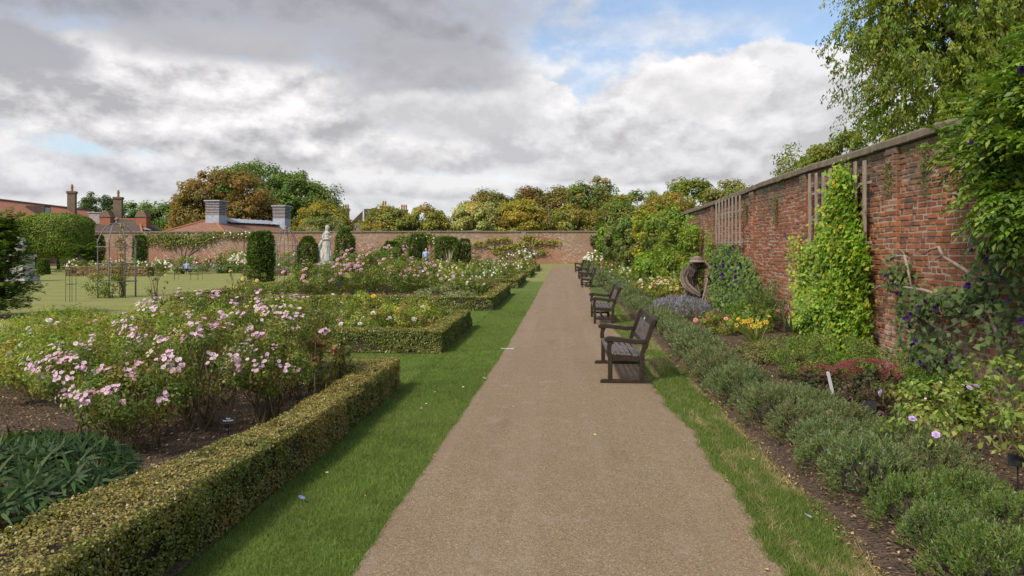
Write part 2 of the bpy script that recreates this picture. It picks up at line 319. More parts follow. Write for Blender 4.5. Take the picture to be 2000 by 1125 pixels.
class MB:
    def __init__(s): s.v = []; s.f = []
    def add(s, vs, fs):
        o = len(s.v); s.v += [tuple(p) for p in vs]; s.f += [tuple(i+o for i in f) for f in fs]; return s
    def box(s, x0, x1, y0, y1, z0, z1):
        return s.add([(x0, y0, z0), (x1, y0, z0), (x1, y1, z0), (x0, y1, z0), (x0, y0, z1), (x1, y0, z1), (x1, y1, z1), (x0, y1, z1)],
                     [(0, 3, 2, 1), (4, 5, 6, 7), (0, 1, 5, 4), (1, 2, 6, 5), (2, 3, 7, 6), (3, 0, 4, 7)])
    def prism(s, pts, y0, y1, ax=1):
        """outline pts extruded along an axis (1: outline in x,z; 2: outline in x,y; 0: outline in y,z)"""
        n = len(pts)
        def mk(p, h): return {1: (p[0], h, p[1]), 2: (p[0], p[1], h), 0: (h, p[0], p[1])}[ax]
        return s.add([mk(p, y0) for p in pts]+[mk(p, y1) for p in pts], [tuple(range(n)), tuple(range(2*n-1, n-1, -1))]+[(i, i+n, (i+1) % n+n, (i+1) % n) for i in range(n)])
    def tube(s, pts, rad, n=6):
        pts = [Vector(p) for p in pts]; m_ = len(pts); rad = rad if hasattr(rad, '__len__') else [rad]*m_; vs = []; prev = None
        for i, p in enumerate(pts):
            d = (pts[min(i+1, m_-1)]-pts[max(i-1, 0)])
            d = d.normalized() if d.length > 1e-9 else Vector((0, 0, 1))
            u = d.cross(Vector((0, 0, 1)) if abs(d.z) < .9 else Vector((1, 0, 0))) if prev is None else prev-d*prev.dot(d)
            u = u.normalized(); prev = u; v = d.cross(u)
            vs += [p+(u*math.cos(2*math.pi*k/n)+v*math.sin(2*math.pi*k/n))*rad[i] for k in range(n)]
        fs = [(i*n+k, i*n+(k+1) % n, (i+1)*n+(k+1) % n, (i+1)*n+k) for i in range(m_-1) for k in range(n)]
        return s.add(vs, fs+[tuple(range(n-1, -1, -1)), tuple(range((m_-1)*n, m_*n))])
    def lathe(s, prof, c=(0, 0), n=12):
        m_ = len(prof); vs = [(c[0]+r*math.cos(2*math.pi*k/n), c[1]+r*math.sin(2*math.pi*k/n), z) for r, z in prof for k in range(n)]
        fs = [(i*n+k, i*n+(k+1) % n, (i+1)*n+(k+1) % n, (i+1)*n+k) for i in range(m_-1) for k in range(n)]
        return s.add(vs, fs+[tuple(range(n-1, -1, -1)), tuple(range((m_-1)*n, m_*n))])
    def ball(s, c, r, n=10):
        r = r if hasattr(r, '__len__') else (r, r, r); m_ = n//2+1
        vs = [(c[0]+r[0]*math.sin(math.pi*i/m_)*math.cos(2*math.pi*k/n), c[1]+r[1]*math.sin(math.pi*i/m_)*math.sin(2*math.pi*k/n), c[2]-r[2]*math.cos(math.pi*i/m_)) for i in range(1, m_) for k in range(n)]
        fs = [(i*n+k, i*n+(k+1) % n, (i+1)*n+(k+1) % n, (i+1)*n+k) for i in range(m_-2) for k in range(n)]
        b0 = len(vs); vs += [(c[0], c[1], c[2]-r[2]), (c[0], c[1], c[2]+r[2])]
        return s.add(vs, fs+[(b0, (k+1) % n, k) for k in range(n)]+[(b0+1, (m_-2)*n+k, (m_-2)*n+(k+1) % n) for k in range(n)])
    def build(s, name, mat, parent=None, smooth=False, bevel=0, kind=None, remesh=0):
        me = bpy.data.meshes.new(name); me.from_pydata(s.v, [], s.f); me.update()
        if smooth: me.polygons.foreach_set('use_smooth', np.ones(len(me.polygons), bool))
        o = obj(name, me, mat, parent, kind)
        if remesh:
            md = o.modifiers.new('union', 'REMESH'); md.mode = 'VOXEL'; md.voxel_size = remesh; md.use_smooth_shade = True
            sm = o.modifiers.new('soften', 'SMOOTH'); sm.iterations = 3; sm.factor = .5
        if bevel:
            md = o.modifiers.new('edge', 'BEVEL'); md.width = bevel; md.segments = 1; md.limit_method = 'ANGLE'
        return o
def wobble(a, b, n=6, amp=.1, sag=0):
    a, b = np.array(a, float), np.array(b, float); tt = np.linspace(0, 1, n)[:, None]; L = np.linalg.norm(b-a)
    j = rng.normal(0, amp*L, (n, 3))*np.sin(np.pi*tt); q = a+(b-a)*tt+j*.5; q[:, 2] -= (np.sin(np.pi*tt)*sag*L)[:, 0]
    return [tuple(x) for x in q]
def clump_points(n, ells, nc, cr, shell=.55, squash=.75, top=0.):
    """leaf points gathered in nc clumps spread through the ellipsoids (cx,cy,cz,rx,ry,rz)"""
    vol = np.array([e[3]*e[4]*e[5] for e in ells])**(2/3); k = rng.choice(len(ells), nc, p=vol/vol.sum()); E = np.array(ells, float)[k]
    dd = rdir(nc); dd[:, 2] = np.where((dd[:, 2] < 0) & (rng.random(nc) < top), -dd[:, 2], dd[:, 2])
    rad = (shell+(1-shell)*rng.random(nc))[:, None]**.6
    cc = E[:, :3]+dd*E[:, 3:]*rad
    j = rng.integers(0, nc, n); u = rdir(n); rr = cr*(.65+.7*rng.random(nc))
    P = cc[j]+u*(rng.random(n)**.45*rr[j])[:, None]*np.array([1, 1, squash])
    out = nrm(nrm(P-E[j, :3])*.7+u*.8)
    return P, out, j, cc
def leafframe(P, out, up=.5, jit=.6, droop=.3):
    n = len(P); N = nrm(out+np.array([0, 0, up])+rng.normal(0, jit, (n, 3))); T = rdir(n)+out*.5; T[:, 2] -= droop; T = T-N*(T*N).sum(1, keepdims=True)
    return nrm(T), N
def copy_tree(o, parent=None):
    c = o.copy(); C.objects.link(c); c.parent = parent
    for ch in o.children: copy_tree(ch, c)
    return c
# ------------------------------------------------------------------ ground
def sheet(name, pts, z, mat, kind='structure'):
    me = bpy.data.meshes.new(name); me.from_pydata([(x, y, z) for x, y in pts], [], [tuple(range(len(pts)))]); me.update()
    return obj(name, me, mat, None, kind)
def strip(name, xl, xr, ys, z, mat):
    vs = []; fs = []
    for i, y in enumerate(ys):
        vs += [(xl(y), y, z), (xr(y), y, z)]
        if i: fs.append((2*i-2, 2*i-1, 2*i+1, 2*i))
    me = bpy.data.meshes.new(name); me.from_pydata(vs, [], fs); me.update()
    return obj(name, me, mat, None, 'structure')
def ripple(y, k, a): return a*(math.sin(y*3.1+k)+.6*math.sin(y*7.7+2*k)+.5*math.sin(y*17.3+k*k))
def path_l(y): return float(np.interp(y, [0, 4, 9, 14, 24, 70], [-1.34, -1.27, -1.15, -1.06, -.99, -.79]))+ripple(y, 1., .008)
def path_r(y): return float(np.interp(y, [0, 4, 7.5, 10, 13, 17, 18, 20.5, 22, 33, 36, 70], [1.34, 1.36, 1.42, 1.30, 1.26, 1.30, 1.42, 1.42, 1.3, 1.3, 1.5, 1.35]))+ripple(y, 2.3, .028)
def hedge_x(y): return -2.32+.009*y
def bed_r(y): return float(np.interp(y, [0, 4, 8, 14, 70], [2.0, 1.93, 1.93, 1.95, 1.95]))+ripple(y, 4.1, .03)
sheet('ground', [(-600, -60), (600, -60), (600, 900), (-600, 900)], 0, 'lawn')
ys = list(np.arange(-2, 70.1, .1))
strip('path', path_l, path_r, ys, .012, 'gravel')
strip('grass_verge', lambda y: hedge_x(y)-10, lambda y: path_l(y)-.0, ys[:420], .004, 'verge')
strip('dry_grass_verge', lambda y: path_r(y), lambda y: bed_r(y), ys, .006, 'dry_verge')
def lumpy(name, x0, x1, y0, y1, z, step, amp):
    xs, yy = np.arange(x0, x1+1e-6, step), np.arange(y0, y1+1e-6, step); X, Y = np.meshgrid(xs, yy); n = X.size
    P = np.stack([X.ravel(), Y.ravel(), np.zeros(n)], 1); Z = z+amp*(vnoise(P, 2.2, 3)*.5+vnoise(P, 7, 4)*.35+vnoise(P, 17, 5)*.3)
    ed = np.minimum(np.minimum(P[:, 0]-x0, x1-P[:, 0]), np.minimum(P[:, 1]-y0, y1-P[:, 1])); P[:, 2] = z+(Z-z)*np.clip(ed/.25, 0, 1)
    i = np.arange(n).reshape(X.shape); F = np.stack([i[:-1, :-1], i[:-1, 1:], i[1:, 1:], i[1:, :-1]], -1).reshape(-1, 4)
    return obj(name, npmesh(name, P, F, None, True), 'soil', None, 'structure')
BEDS = [(-9.5, 0.5, 9.95), (-11.5, 13.1, 17.5), (-12.4, 21.9, 30.0), (-12.4, 33.5, 41.0), (-12.0, 44.5, 52.0), (-11.5, 55.0, 62.0), (-11, 65.0, 70.0)]
for i, (x0, y0, y1) in enumerate(BEDS):
    lumpy('flower_bed_soil', x0, hedge_x((y0+y1)/2)-.02 if i else -2.26, y0, y1, .016, .09 if i < 1 else .3, .07)
lumpy('border_soil', 1.94, 5.22, 1.5, 30, .014, .09, .07)
sheet('border_soil', [(1.96, 30), (5.2, 30), (5.2, 80.3), (1.96, 80.3)], .014, 'soil')
sheet('border_soil', [(-62, 66), (-3, 71.5), (-3, 80.3), (-62, 80.3)], .014, 'soil')

def blades(name, P, h, wd, col, lean=.5):
    n = len(P); a = rng.random(n)*2*np.pi; B = np.stack([np.cos(a), np.sin(a), np.zeros(n)], 1)*wd/2
    tip = P+np.stack([rng.normal(0, lean, n), rng.normal(0, lean, n), np.ones(n)], 1)*(h*(.55+.8*rng.random(n)))[:, None]
    V = np.stack([P-B, P+B, tip], 1).reshape(-1, 3)
    return obj(name, npmesh(name, V, np.arange(3*n).reshape(n, 3), np.repeat(clipc(col), 3, 0)), 'leaf', None, 'stuff')
def grass_points(n, y0, y1, xl, xr, power=1.6):
    y = y0+(y1-y0)*rng.random(n)**power; u = rng.random(n); a = np.array([xl(v) for v in y]); b_ = np.array([xr(v) for v in y])
    return np.stack([a+(b_-a)*u, y, np.full(n, .004)], 1)
P = grass_points(165000, 3.0, 34, lambda y: hedge_x(y)+.015+.03*math.sin(y*5)-(.13*min(1, max(0, (6.4-y)/3))), lambda y: path_l(y)+.02)
P = P[rng.random(len(P)) < np.clip((34-P[:, 1])/20, 0, 1)]
g0 = vnoise(P, .9, 2)[:, None]; g1 = vnoise(P, 5, 6)[:, None]
col = np.array([.125, .190, .028])*(1-g0)+np.array([.185, .228, .055])*g0; col = col*(.62+.42*g1+.36*vnoise(P, .45, 12)[:, None])*(1+rng.normal(0, .2, (len(P), 1)))
tag(blades('grass', P, .034, .0048, col), 'short mown green grass beside the left edge of the path', 'grass')
gap = np.stack([-2.08-4*rng.random(44000)**1.3, np.where(rng.random(44000) < .62, 10.02+3.0*rng.random(44000), 17.55+4.3*rng.random(44000)), np.full(44000, .004)], 1)
col = np.array([.155, .212, .044])*(.78+.5*vnoise(gap, 4, 7)[:, None])*(1+rng.normal(0, .2, (len(gap), 1)))
tag(blades('grass', gap, .034, .006, col), 'mown grass in the gap between the two nearest clipped hedges', 'grass')
P = grass_points(70000, 3.0, 24, lambda y: path_r(y)-.035, lambda y: bed_r(y)+.04)
g0 = vnoise(P*np.array([1, .45, 1]), 3.1, 8); g1 = vnoise(P, 9, 9); ed = P[:, 0]-np.array([path_r(v) for v in P[:, 1]]); wd = np.array([bed_r(v) for v in P[:, 1]])-np.array([path_r(v) for v in P[:, 1]]); dry = np.clip((g0*.7+g1*.3-.61+.20*np.exp(-((ed-.17)/.07)**2)+.26*np.exp(-((ed-wd)/.09)**2))*6, 0, 1); dry = np.where(rng.random(len(P)) < .12, 1, dry)[:, None]
keep = rng.random(len(P)) < (1-.55*dry[:, 0]); P = P[keep]; dry = dry[keep]
col = (np.array([.145, .205, .036])*(1-dry)+np.array([.42, .32, .16])*dry)*(1+rng.normal(0, .22, (len(P), 1)))
tag(blades('grass', P, .045, .0052, col, .7), 'patchy green and straw coloured grass strip right of the path', 'grass')
# wood chips and fallen leaves lying on the soil
def chips(name, n, x0, x1, y0, y1, L, cols, label, z=.07):
    P = np.stack([x0+(x1-x0)*rng.random(n), y0+(y1-y0)*rng.random(n)**1.4, z+.015*rng.random(n)], 1)
    T = rdir(n); T[:, 2] *= .3; N = nrm(np.array([0, 0, 1.])+rng.normal(0, .35, (n, 3)))
    tag(leaves(name, P, T, N, L*(.5+rng.random(n)), L*.55*(.5+rng.random(n)), clipc(pal(n, cols, .3)), None, 'dry', .1, 'stuff'), label, 'mulch')
chips('wood_chips', 14000, -9, -2.6, 3.0, 9.6, .035, [(.07, .045, .03), (.12, .08, .052), (.035, .024, .018), (.16, .115, .08)], 'brown wood chip mulch on the near rose bed')
chips('wood_chips', 15000, 2.05, 5.15, 3.0, 15, .032, [(.08, .054, .038), (.13, .09, .062), (.04, .028, .02), (.19, .14, .1)], 'brown wood chip mulch on the border below the wall')
chips('wood_chips', 2500, 1.86, 2.25, 3.0, 14, .03, [(.20, .15, .09), (.16, .115, .07), (.07, .047, .03)], 'dry straw litter along the foot of the lavender edging', .02)
for i in range(26):   # leaves blown on to the path and verge
    x, y = random.choice([(random.uniform(-2.1, -1.2), random.uniform(4, 14)), (random.uniform(1.2, 1.9), random.uniform(4, 14)), (random.uniform(-1.2, 1.3), random.uniform(5, 25))])
    lf = leaves('fallen_leaf', np.array([[0, 0, .0]]), np.array([[1., .3, 0]]), np.array([[.1, .1, 1.]]), .045, .028, pal(1, [(.34, .25, .13), (.30, .17, .07), (.45, .40, .3)]), None, 'dry', .15)
    lf.location = (x, y, .026); lf.rotation_euler = (random.uniform(-.2, .2), random.uniform(-.2, .2), random.uniform(0, 6))
    tag(lf, 'small dry leaf lying on the gravel or mown verge', 'leaf', 'fallen leaves beside the path')

# ------------------------------------------------------------------ brick wall on the right
WX = 5.2
def wall_top(y): return float(np.interp(y, [0, 15, 19, 24, 30, 42, 80], [3.67, 3.67, 3.63, 3.50, 3.43, 3.48, 3.70]))
PIERS = [(a_, a_+.414) for a_ in (11.35, 15.45, 19.6, 24.6, 29.2)]
def face_x(y): return WX-.07 if any(a <= y <= b_ for a, b_ in PIERS) else WX
wall = thing('brick_wall', 'tall old red brick garden wall running along the right of the border', 'wall', (0, 0, 0))
mb = MB()
yy = list(np.arange(-3, 80.6, 1.0))
for a, b_ in zip(yy[:-1], yy[1:]):
    mb.add([(WX+.010, a, -.1), (WX+.010, b_, -.1), (WX+.010, b_, wall_top(b_)-.14), (WX+.010, a, wall_top(a)-.14), (WX+.46, a, -.1), (WX+.46, b_, -.1), (WX+.46, b_, wall_top(b_)-.14), (WX+.46, a, wall_top(a)-.14)],
           [(0, 3, 2, 1), (4, 5, 6, 7), (3, 7, 6, 2)])
o = mb.build('mortar_bed', 'mortar', wall); o.data.materials.append(MATS['side_brick'])
for i, pl in enumerate(o.data.polygons): pl.material_index = 1 if (i//3)*1.0-3 >= 31 else 0
mb = MB()
for a, b_ in PIERS: mb.box(WX-.07+.010, WX+.03, a+.022, b_-.022, -.1, wall_top((a+b_)/2)-.15)
mb.build('pier_mortar', 'mortar', wall)
def brick_mesh(l, seed, lo=False):
    r_ = random.Random(seed); h = .069
    def j(k=.006): return r_.uniform(-k, k)
    c = .008
    fr = [(-l/2+c+j(), -h/2+c+j()), (l/2-c+j(), -h/2+c+j()), (l/2-c+j(), h/2-c+j()), (-l/2+c+j(), h/2-c+j())]
    bk = [(-l/2+j(.003), -h/2+j(.003)), (l/2+j(.003), -h/2+j(.003)), (l/2+j(.003), h/2+j(.003)), (-l/2+j(.003), h/2+j(.003))]
    md = [(a+.2*(0-a)*0, b_) for a, b_ in bk]
    V = [(j(.004), y, z) for y, z in fr]+[(.012, y, z) for y, z in md]+[(.06, y, z) for y, z in bk]
    F = [(0, 3, 2, 1)]+[(i, (i+1) % 4, (i+1) % 4+4, i+4) for i in range(4)]+[(i+4, (i+1) % 4+4, (i+1) % 4+8, i+8) for i in range(4)]
    F = [tuple(reversed(f)) if k else f for k, f in enumerate(F)]
    return V, F
SL, HL = .25, .118
protos = {}
for ln in (SL, HL):
    for k in range(5):
        V, F = brick_mesh(ln, k+int(ln*1000)); me = bpy.data.meshes.new('brick'); me.from_pydata(V, [], F); me.update(); me.materials.append(MATS['brick']); protos[(ln, k)] = me
fv, ff, single = [], [], 0
def put_brick(x, y, z, ln):
    global single
    k = random.randrange(5); px = x+random.choice([0, 0, .004, -.006, .008, -.01])
    if 9.35 < y < 12.4 and z > .95 and single < 300 and random.random() < .96:
        o_ = bpy.data.objects.new('brick', protos[(ln, k)]); C.objects.link(o_); o_.parent = wall; o_.location = (px, y, z); single += 1
    else:
        V, F = brick_mesh(ln, random.random()); o0 = len(fv)
        fv.extend((a+px, b_+y, c_+z) for a, b_, c_ in V); ff.extend(tuple(i+o0 for i in f) for f in F)
for zi in range(0, 42):
    z = .03+zi*.0855
    y = 5.6+random.uniform(0, .3); hd = zi % 2
    while y < 31.2:
        ln = HL if hd else SL
        if random.random() < .12: ln = HL if ln == SL else SL
        pier = [p_ for p_ in PIERS if p_[0]-ln < y < p_[1]]
        if z+.05 < wall_top(y)-.145:
            yc = y+ln/2; wob = .006*math.sin(y*.9+zi*.3)+.01*math.sin(y*.31)
            put_brick(WX, yc, z+wob, ln)
        y += ln+.018; hd = 1-hd
    for a, b_ in PIERS:
        if z+.05 < wall_top(a)-.15:
            ws = [SL, HL] if zi % 2 else [HL, SL]; y = a+.012
            for ln in ws: put_brick(WX-.07, y+ln/2, z, ln); y += ln+.02
me = bpy.data.meshes.new('brickwork'); me.from_pydata(fv, [], ff); me.update(); obj('brickwork', me, 'brick', wall, 'stuff')
y = 5.0
while y < 80:
    l = random.uniform(.9, 1.5) if y < 40 else random.uniform(2.2, 3.2)
    a, b_ = y, y+l-.012; za, zb = wall_top(a)+random.uniform(-.008, .008), wall_top(b_)+random.uniform(-.008, .008); d0 = random.uniform(-.012, .012)
    mb = MB(); x0, x1 = WX-.10+d0, WX+.54
    pr = lambda z: [(x0, z-.135), (x1, z-.135), (x1, z-.05), (WX+.22, z+.02), (x0+.03, z), (x0, z-.02)]
    pa, pb = pr(za), pr(zb); n = len(pa)
    mb.add([(p_[0], a, p_[1]) for p_ in pa]+[(p_[0], b_, p_[1]) for p_ in pb], [tuple(range(n)), tuple(range(2*n-1, n-1, -1))]+[(i, i+n, (i+1) % n+n, (i+1) % n) for i in range(n)])
    mb.build('coping_stone', 'coping_stone', wall, bevel=.012); y += l
# ------------------------------------------------------------------ brick wall across the far end
back = thing('brick_wall', 'long weathered brick wall across the far end of the garden', 'wall', (0, 0, 0))
BY = 80.5
MB().box(-110, WX+.5, BY, BY+.45, -.1, 3.52).build('brick_face', 'far_brick', back)
mb = MB()
for x in (-96, -84, -72, -60, -48.5, -37, -26, -15.2, -4.4): mb.box(x, x+.5, BY-.09, BY+.02, -.1, 3.5)
mb.build('pier', 'far_brick', back)
x = -90.
me = bpy.data.meshes.new('coping_stone'); b0 = MB().prism([(-.1, 0), (.54, 0), (.54, .08), (.22, .17), (-.1, .1)], 0, 1.47, 0); me.from_pydata([(v[1]*0+v[0], v[1], v[2]) for v in b0.v], [], b0.f); me.update(); me.materials.append(MATS['coping_stone'])
while x < WX:
    o_ = bpy.data.objects.new('coping_stone', me); C.objects.link(o_); o_.parent = back; o_.location = (x, BY, 3.52+random.uniform(-.01, .01)); x += 1.5
# ------------------------------------------------------------------ timber trellises fixed to the wall
def trellis(y0, y1, z0, z1, n, label, rails, tilt=0):
    tr = thing('wooden_trellis', label, 'trellis', (WX, (y0+y1)/2, 0))
    L = (y1-y0)/2
    for z in rails: MB().box(-.110, -.085, -L-.18, L+.08, z-.024, z+.024).build('rail', 'grey_wood', tr, bevel=.004)
    for i in range(n):
        y = -L+i*2*L/(n-1); top = z1+random.uniform(-.05, .05); bot = z0+random.uniform(-.08, .1)
        MB().box(-.15, -.117, y-.045, y+.045, bot, top).build('slat', 'grey_wood', tr, bevel=.004)
trellis(12.35, 15.0, 1.80, 3.44, 8, 'weathered grey slatted trellis behind the yellow flowering climber', (2.05, 3.05), 0)
trellis(20.7, 23.8, 1.95, 3.46, 8, 'weathered grey slatted trellis farther along the wall above the purple climber', (2.1, 3.0))
# ------------------------------------------------------------------ clipped box hedges
def flare(P):
    """the hedge is bushier and taller towards its near end"""
    P = np.array(P, float); w_ = np.clip((6.4-P[:, 1])/3., 0, 1); P[:, 0] -= w_*(.13+.30*np.clip((-2.25-P[:, 0])/.35, 0, 1)); P[:, 2] *= 1+.16*w_; return P
def hedge(label, arms, h, dens, L, tan=.5, group='clipped box hedges round the rose beds', cat='hedge', cols=None, skew=0, seed=1):
    root = thing('box_hedge', label, cat, (0, 0, 0), 0, group)
    mb = MB()
    PP, NN = [], []
    full = dens
    for k, arm in enumerate(arms):
        x0, x1, y0, y1 = arm[:4]; dens = full*(arm[4] if len(arm) > 4 else 1)
        xs = (lambda y: hedge_x(y)-hedge_x((y0+y1)/2)) if skew else (lambda y: 0)
        ycut = list(np.linspace(y0+.035+k*.003, y1-.035-k*.003, max(2, int((y1-y0)/1.2)+1)))
        for ya, yb in zip(ycut[:-1], ycut[1:]): mb.box(x0+.035, x1-.035, ya, yb, .0, h-.075-k*.004)
        def put(n, f, nv):
            n = max(int(n), 1); u, v = rng.random(n), rng.random(n); p_ = np.array(f(u, v)).T; PP.append(p_); NN.append(np.tile(np.array(nv, float), (n, 1)))
        dx_, dy_ = x1-x0, y1-y0
        def near(y): return y0+dy_*y**(1.35 if dy_ > 3 and y0 < 8 else 1)
        put(dens*dx_*dy_, lambda u, v: (x0+dx_*u, near(v), np.full_like(u, h)), (0, 0, 1))
        for xx, nx in ((x0, -1), (x1, 1)): put(dens*dy_*h*(1 if nx > 0 or dy_ < .6 else .6), lambda u, v: (np.full_like(u, xx), near(u), h*v), (nx, 0, 0))
        for yy_, ny in ((y0, -1), (y1, 1)): put(dens*dx_*h, lambda u, v: (x0+dx_*u, np.full_like(u, yy_), h*v), (0, ny, 0))
    P = np.concatenate(PP); N = np.concatenate(NN)
    inside = np.zeros(len(P), bool)
    for (x0, x1, y0, y1) in [a_[:4] for a_ in arms]: inside |= (P[:, 0] > x0+.03) & (P[:, 0] < x1-.03) & (P[:, 1] > y0+.03) & (P[:, 1] < y1-.03) & (P[:, 2] < h-.03)
    P, N = P[~inside], N[~inside]; n = len(P)
    bulge = (vnoise(P, 2.6, seed)-.5)*.07+(vnoise(P, 9, seed+1)-.5)*.045
    hole = vnoise(P, 5.5, seed+5) > .80
    P = P+N*(bulge-np.where(hole, .05, 0)-.035*rng.random(n))[:, None]+rng.normal(0, .006, (n, 3))
    # rounded upper edges
    P[:, 2] = np.maximum(P[:, 2], .015+.03*rng.random(n))
    pt = vnoise(P, 1.7, seed+2)*.65+vnoise(P, 6, seed+3)*.35; br = np.clip((pt-.5+.17*(N[:, 2] > .5)-.10*(N[:, 2] < .5)+(tan-.5)*.5)*5+.5, 0, 1)
    br = np.where(rng.random(n) < .16, rng.random(n), br)[:, None]
    ga, gb, tn = cols or ((.066, .090, .019), (.112, .130, .030), (.165, .135, .050))
    g = rng.random((n, 1)); col = (np.array(ga)*(1-g)+np.array(gb)*g)*(1-br)+np.array(tn)*br; col = clipc(col*(1+rng.normal(0, .2, (n, 1))))
    if skew: P = flare(P)
    Nn = nrm(N*.8+np.array([0, 0, .35])+rng.normal(0, .55, (n, 3))); T = rdir(n)
    T = T-Nn*(T*Nn).sum(1, keepdims=True)
    leaves('foliage', P, T, Nn, L*(.7+.6*rng.random(n)), L*.62*(.7+.6*rng.random(n)), col, root, 'waxy_leaf', .15)
    if skew: mb.v = [tuple(p_) for p_ in flare(np.array(mb.v))]
    mb.build('light_block_core', 'twig', root)  # solid twig-brown core, added inside the leaves to block light
    return root
hx = hedge_x
h1 = hedge('long browning clipped box hedge nearest the camera, round the pale pink roses', [(-2.60, -2.25, .8, 9.95), (-8.2, -2.30, 9.60, 9.93, .42)], .43, 11500, .0215, .60, seed=1, skew=1)
hedge('clipped box hedge of the second bed, full front face towards the camera', [(-9.5, -2.2, 13.1, 13.45), (-2.55, -2.2, 13.14, 17.5), (-9.5, -2.24, 17.15, 17.48, .25)], .43, 6600, .032, .42, seed=9)
hedge('clipped box hedge in front of the tall pink rose bushes', [(-12.2, -2.12, 21.9, 22.25), (-2.47, -2.08, 21.95, 29.6), (-12.4, -12.05, 21.95, 31.5, .7), (-12.2, -2.12, 29.2, 29.55, .2)], .44, 2100, .055, .42, seed=17)
hedge('fourth clipped box hedge from the camera along the left of the path', [(-12, -2.0, 33.5, 33.85), (-2.35, -2.0, 33.55, 41)], .44, 1100, .07, .5, seed=23)
hedge('fifth clipped box hedge from the camera along the left of the path', [(-11.5, -1.9, 44.5, 44.85), (-2.25, -1.9, 44.55, 52)], .44, 700, .09, .5, seed=29)
hedge('farthest clipped box hedge on the left, just short of the end wall', [(-11, -1.8, 55, 55.35), (-2.15, -1.8, 55.05, 62)], .44, 550, .10, .5, seed=31)
hedge('low brown lavender hedge behind the nearer iron arbour', [(-32.6, -27.0, 45.2, 46.0)], .62, 1500, .08, .95, 'low hedges edging the far lawn', cols=((.12, .10, .05), (.16, .13, .06), (.19, .14, .085)), seed=37)
hedge('low dark green hedge to the right of the toddler', [(-25.0, -21.2, 50.6, 51.4)], .55, 1500, .08, .1, 'low hedges edging the far lawn', cols=((.05, .09, .015), (.08, .12, .02), (.1, .12, .03)), seed=41)
hedge('low brownish hedge left of the clipped yew column on the lawn', [(-21.2, -18.4, 46.6, 47.2)], .42, 1500, .08, .8, 'low hedges edging the far lawn', cols=((.12, .10, .05), (.16, .13, .06), (.17, .13, .07)), seed=43)

# ------------------------------------------------------------------ trees
def limbs(root, base, trunk_h, r, tips, nm='trunk', mat='bark', lean=(0, 0)):
    mb = MB(); top = (lean[0], lean[1], trunk_h)
    mb.tube([(0, 0, -.1), (lean[0]*.3, lean[1]*.3, trunk_h*.4), top], [r*1.25, r, r*.75], 8)
    for tp in tips:
        q_ = wobble(top if random.random() < .6 else (lean[0]*.6, lean[1]*.6, trunk_h*.75), tp, 5, .1, -.08); mb.tube(q_, list(np.linspace(r*.45, r*.06, 5)), 5)
    return mb.build(nm, mat, root, True)
def tree(name, label, loc, ells, n, nc, cr, L, cols, trunk_h=3, r=.35, droop=.3, asp=.6, group=None, w_=None, jit=.2, shell=.6, up=.6, squash=.7, mat='leaf', cat='tree'):
    root = thing(name, label, cat, loc, 0, group)
    if group == 'trees beyond the far wall': n = int(n*2.3); L *= 1.0; cr *= 1.3; nc = int(nc*1.25); ells = [(e[0], e[1], e[2]+.15, e[3]*1.12, e[4], e[5]*1.05) for e in ells]
    P, out, j, cc = clump_points(n, ells, nc, cr, shell, squash)
    T, N = leafframe(P, out, up, .5, droop)
    cl = pal(nc, cols, jit*.6, w_)*(1.12 if group else 1.); col = clipc(cl[j]*(1+rng.normal(0, .14, (n, 1))))
    leaves('crown', P, T, N, L*(.6+.8*rng.random(n)), L*asp*(.6+.8*rng.random(n)), col, root, mat, .2)
    idx = rng.choice(nc, min(nc, 26), replace=False); limbs(root, loc, trunk_h, r, [tuple(cc[i]) for i in idx])
    return root
G = [(.065, .095, .026), (.085, .115, .030), (.050, .078, .022)]
BR = [(.125, .085, .028), (.108, .082, .028), (.14, .092, .03), (.092, .084, .028)]
YE = [(.15, .13, .032), (.12, .12, .032), (.165, .13, .032), (.095, .105, .03)]
OL = [(.105, .115, .034), (.09, .105, .032), (.125, .12, .034), (.12, .10, .034)]
far = 'trees beyond the far wall'
tree('horse_chestnut_tree', 'rounded rust brown horse chestnut behind the louvred roof turrets', (-49, 102, 0), [(0, 0, 7.4, 6.4, 6, 5.3), (3.4, 0, 5.4, 3.6, 4, 4.2), (-4, 0, 5.4, 3.2, 4, 4)], 15000, 230, 1.0, .42, BR, 3, .5, .7, .55, far)
tree('plane_tree', 'tall green tree rising behind the rust brown horse chestnut', (-53.5, 122, 0), [(0, 0, 12.2, 6.2, 5, 4.3), (-5, 0, 9, 4, 4, 4), (5, 0, 9, 4, 4, 5)], 9000, 150, 1.2, .5, G, 6, .5, .3, .6, far)
tree('plane_tree', 'broad green tree immediately right of the rust brown horse chestnut', (-42.5, 115.5, 0), [(-1, 0, 9.2, 4.8, 5, 4.5), (3.4, 0, 7.2, 3.4, 4, 4.4), (-3.5, 0, 6, 4, 4, 5)], 12000, 200, 1.1, .45, G, 4, .5, .3, .6, far)
tree('evergreen_tree', 'small dark conical evergreen between the two tall chimneys', (-77.4, 115, 0), [(0, 0, 6, 2.8, 2.5, 4.6)], 3500, 70, .7, .4, [(.035, .06, .025), (.05, .07, .03)], 3, .3, -.3, .4, far)
for (x, y, rx, zt, lb) in [(-68.5, 111, 3.8, 9.0, 'green tree right of the second tall chimney'), (-62.6, 111, 3.4, 8.6, 'green tree between the brown house roof and the rust brown chestnut'), (-58.2, 108, 3.2, 8.0, 'green tree tucked against the left side of the rust brown chestnut')]:
    tree('leafy_tree', lb, (x, y, 0), [(0, 0, zt-3.6, rx, 3, 3.6), (1, 0, zt-5, rx*1.1, 3, 3)], 4500, 80, .8, .4, G, 2.5, .3, .3, .6, far)
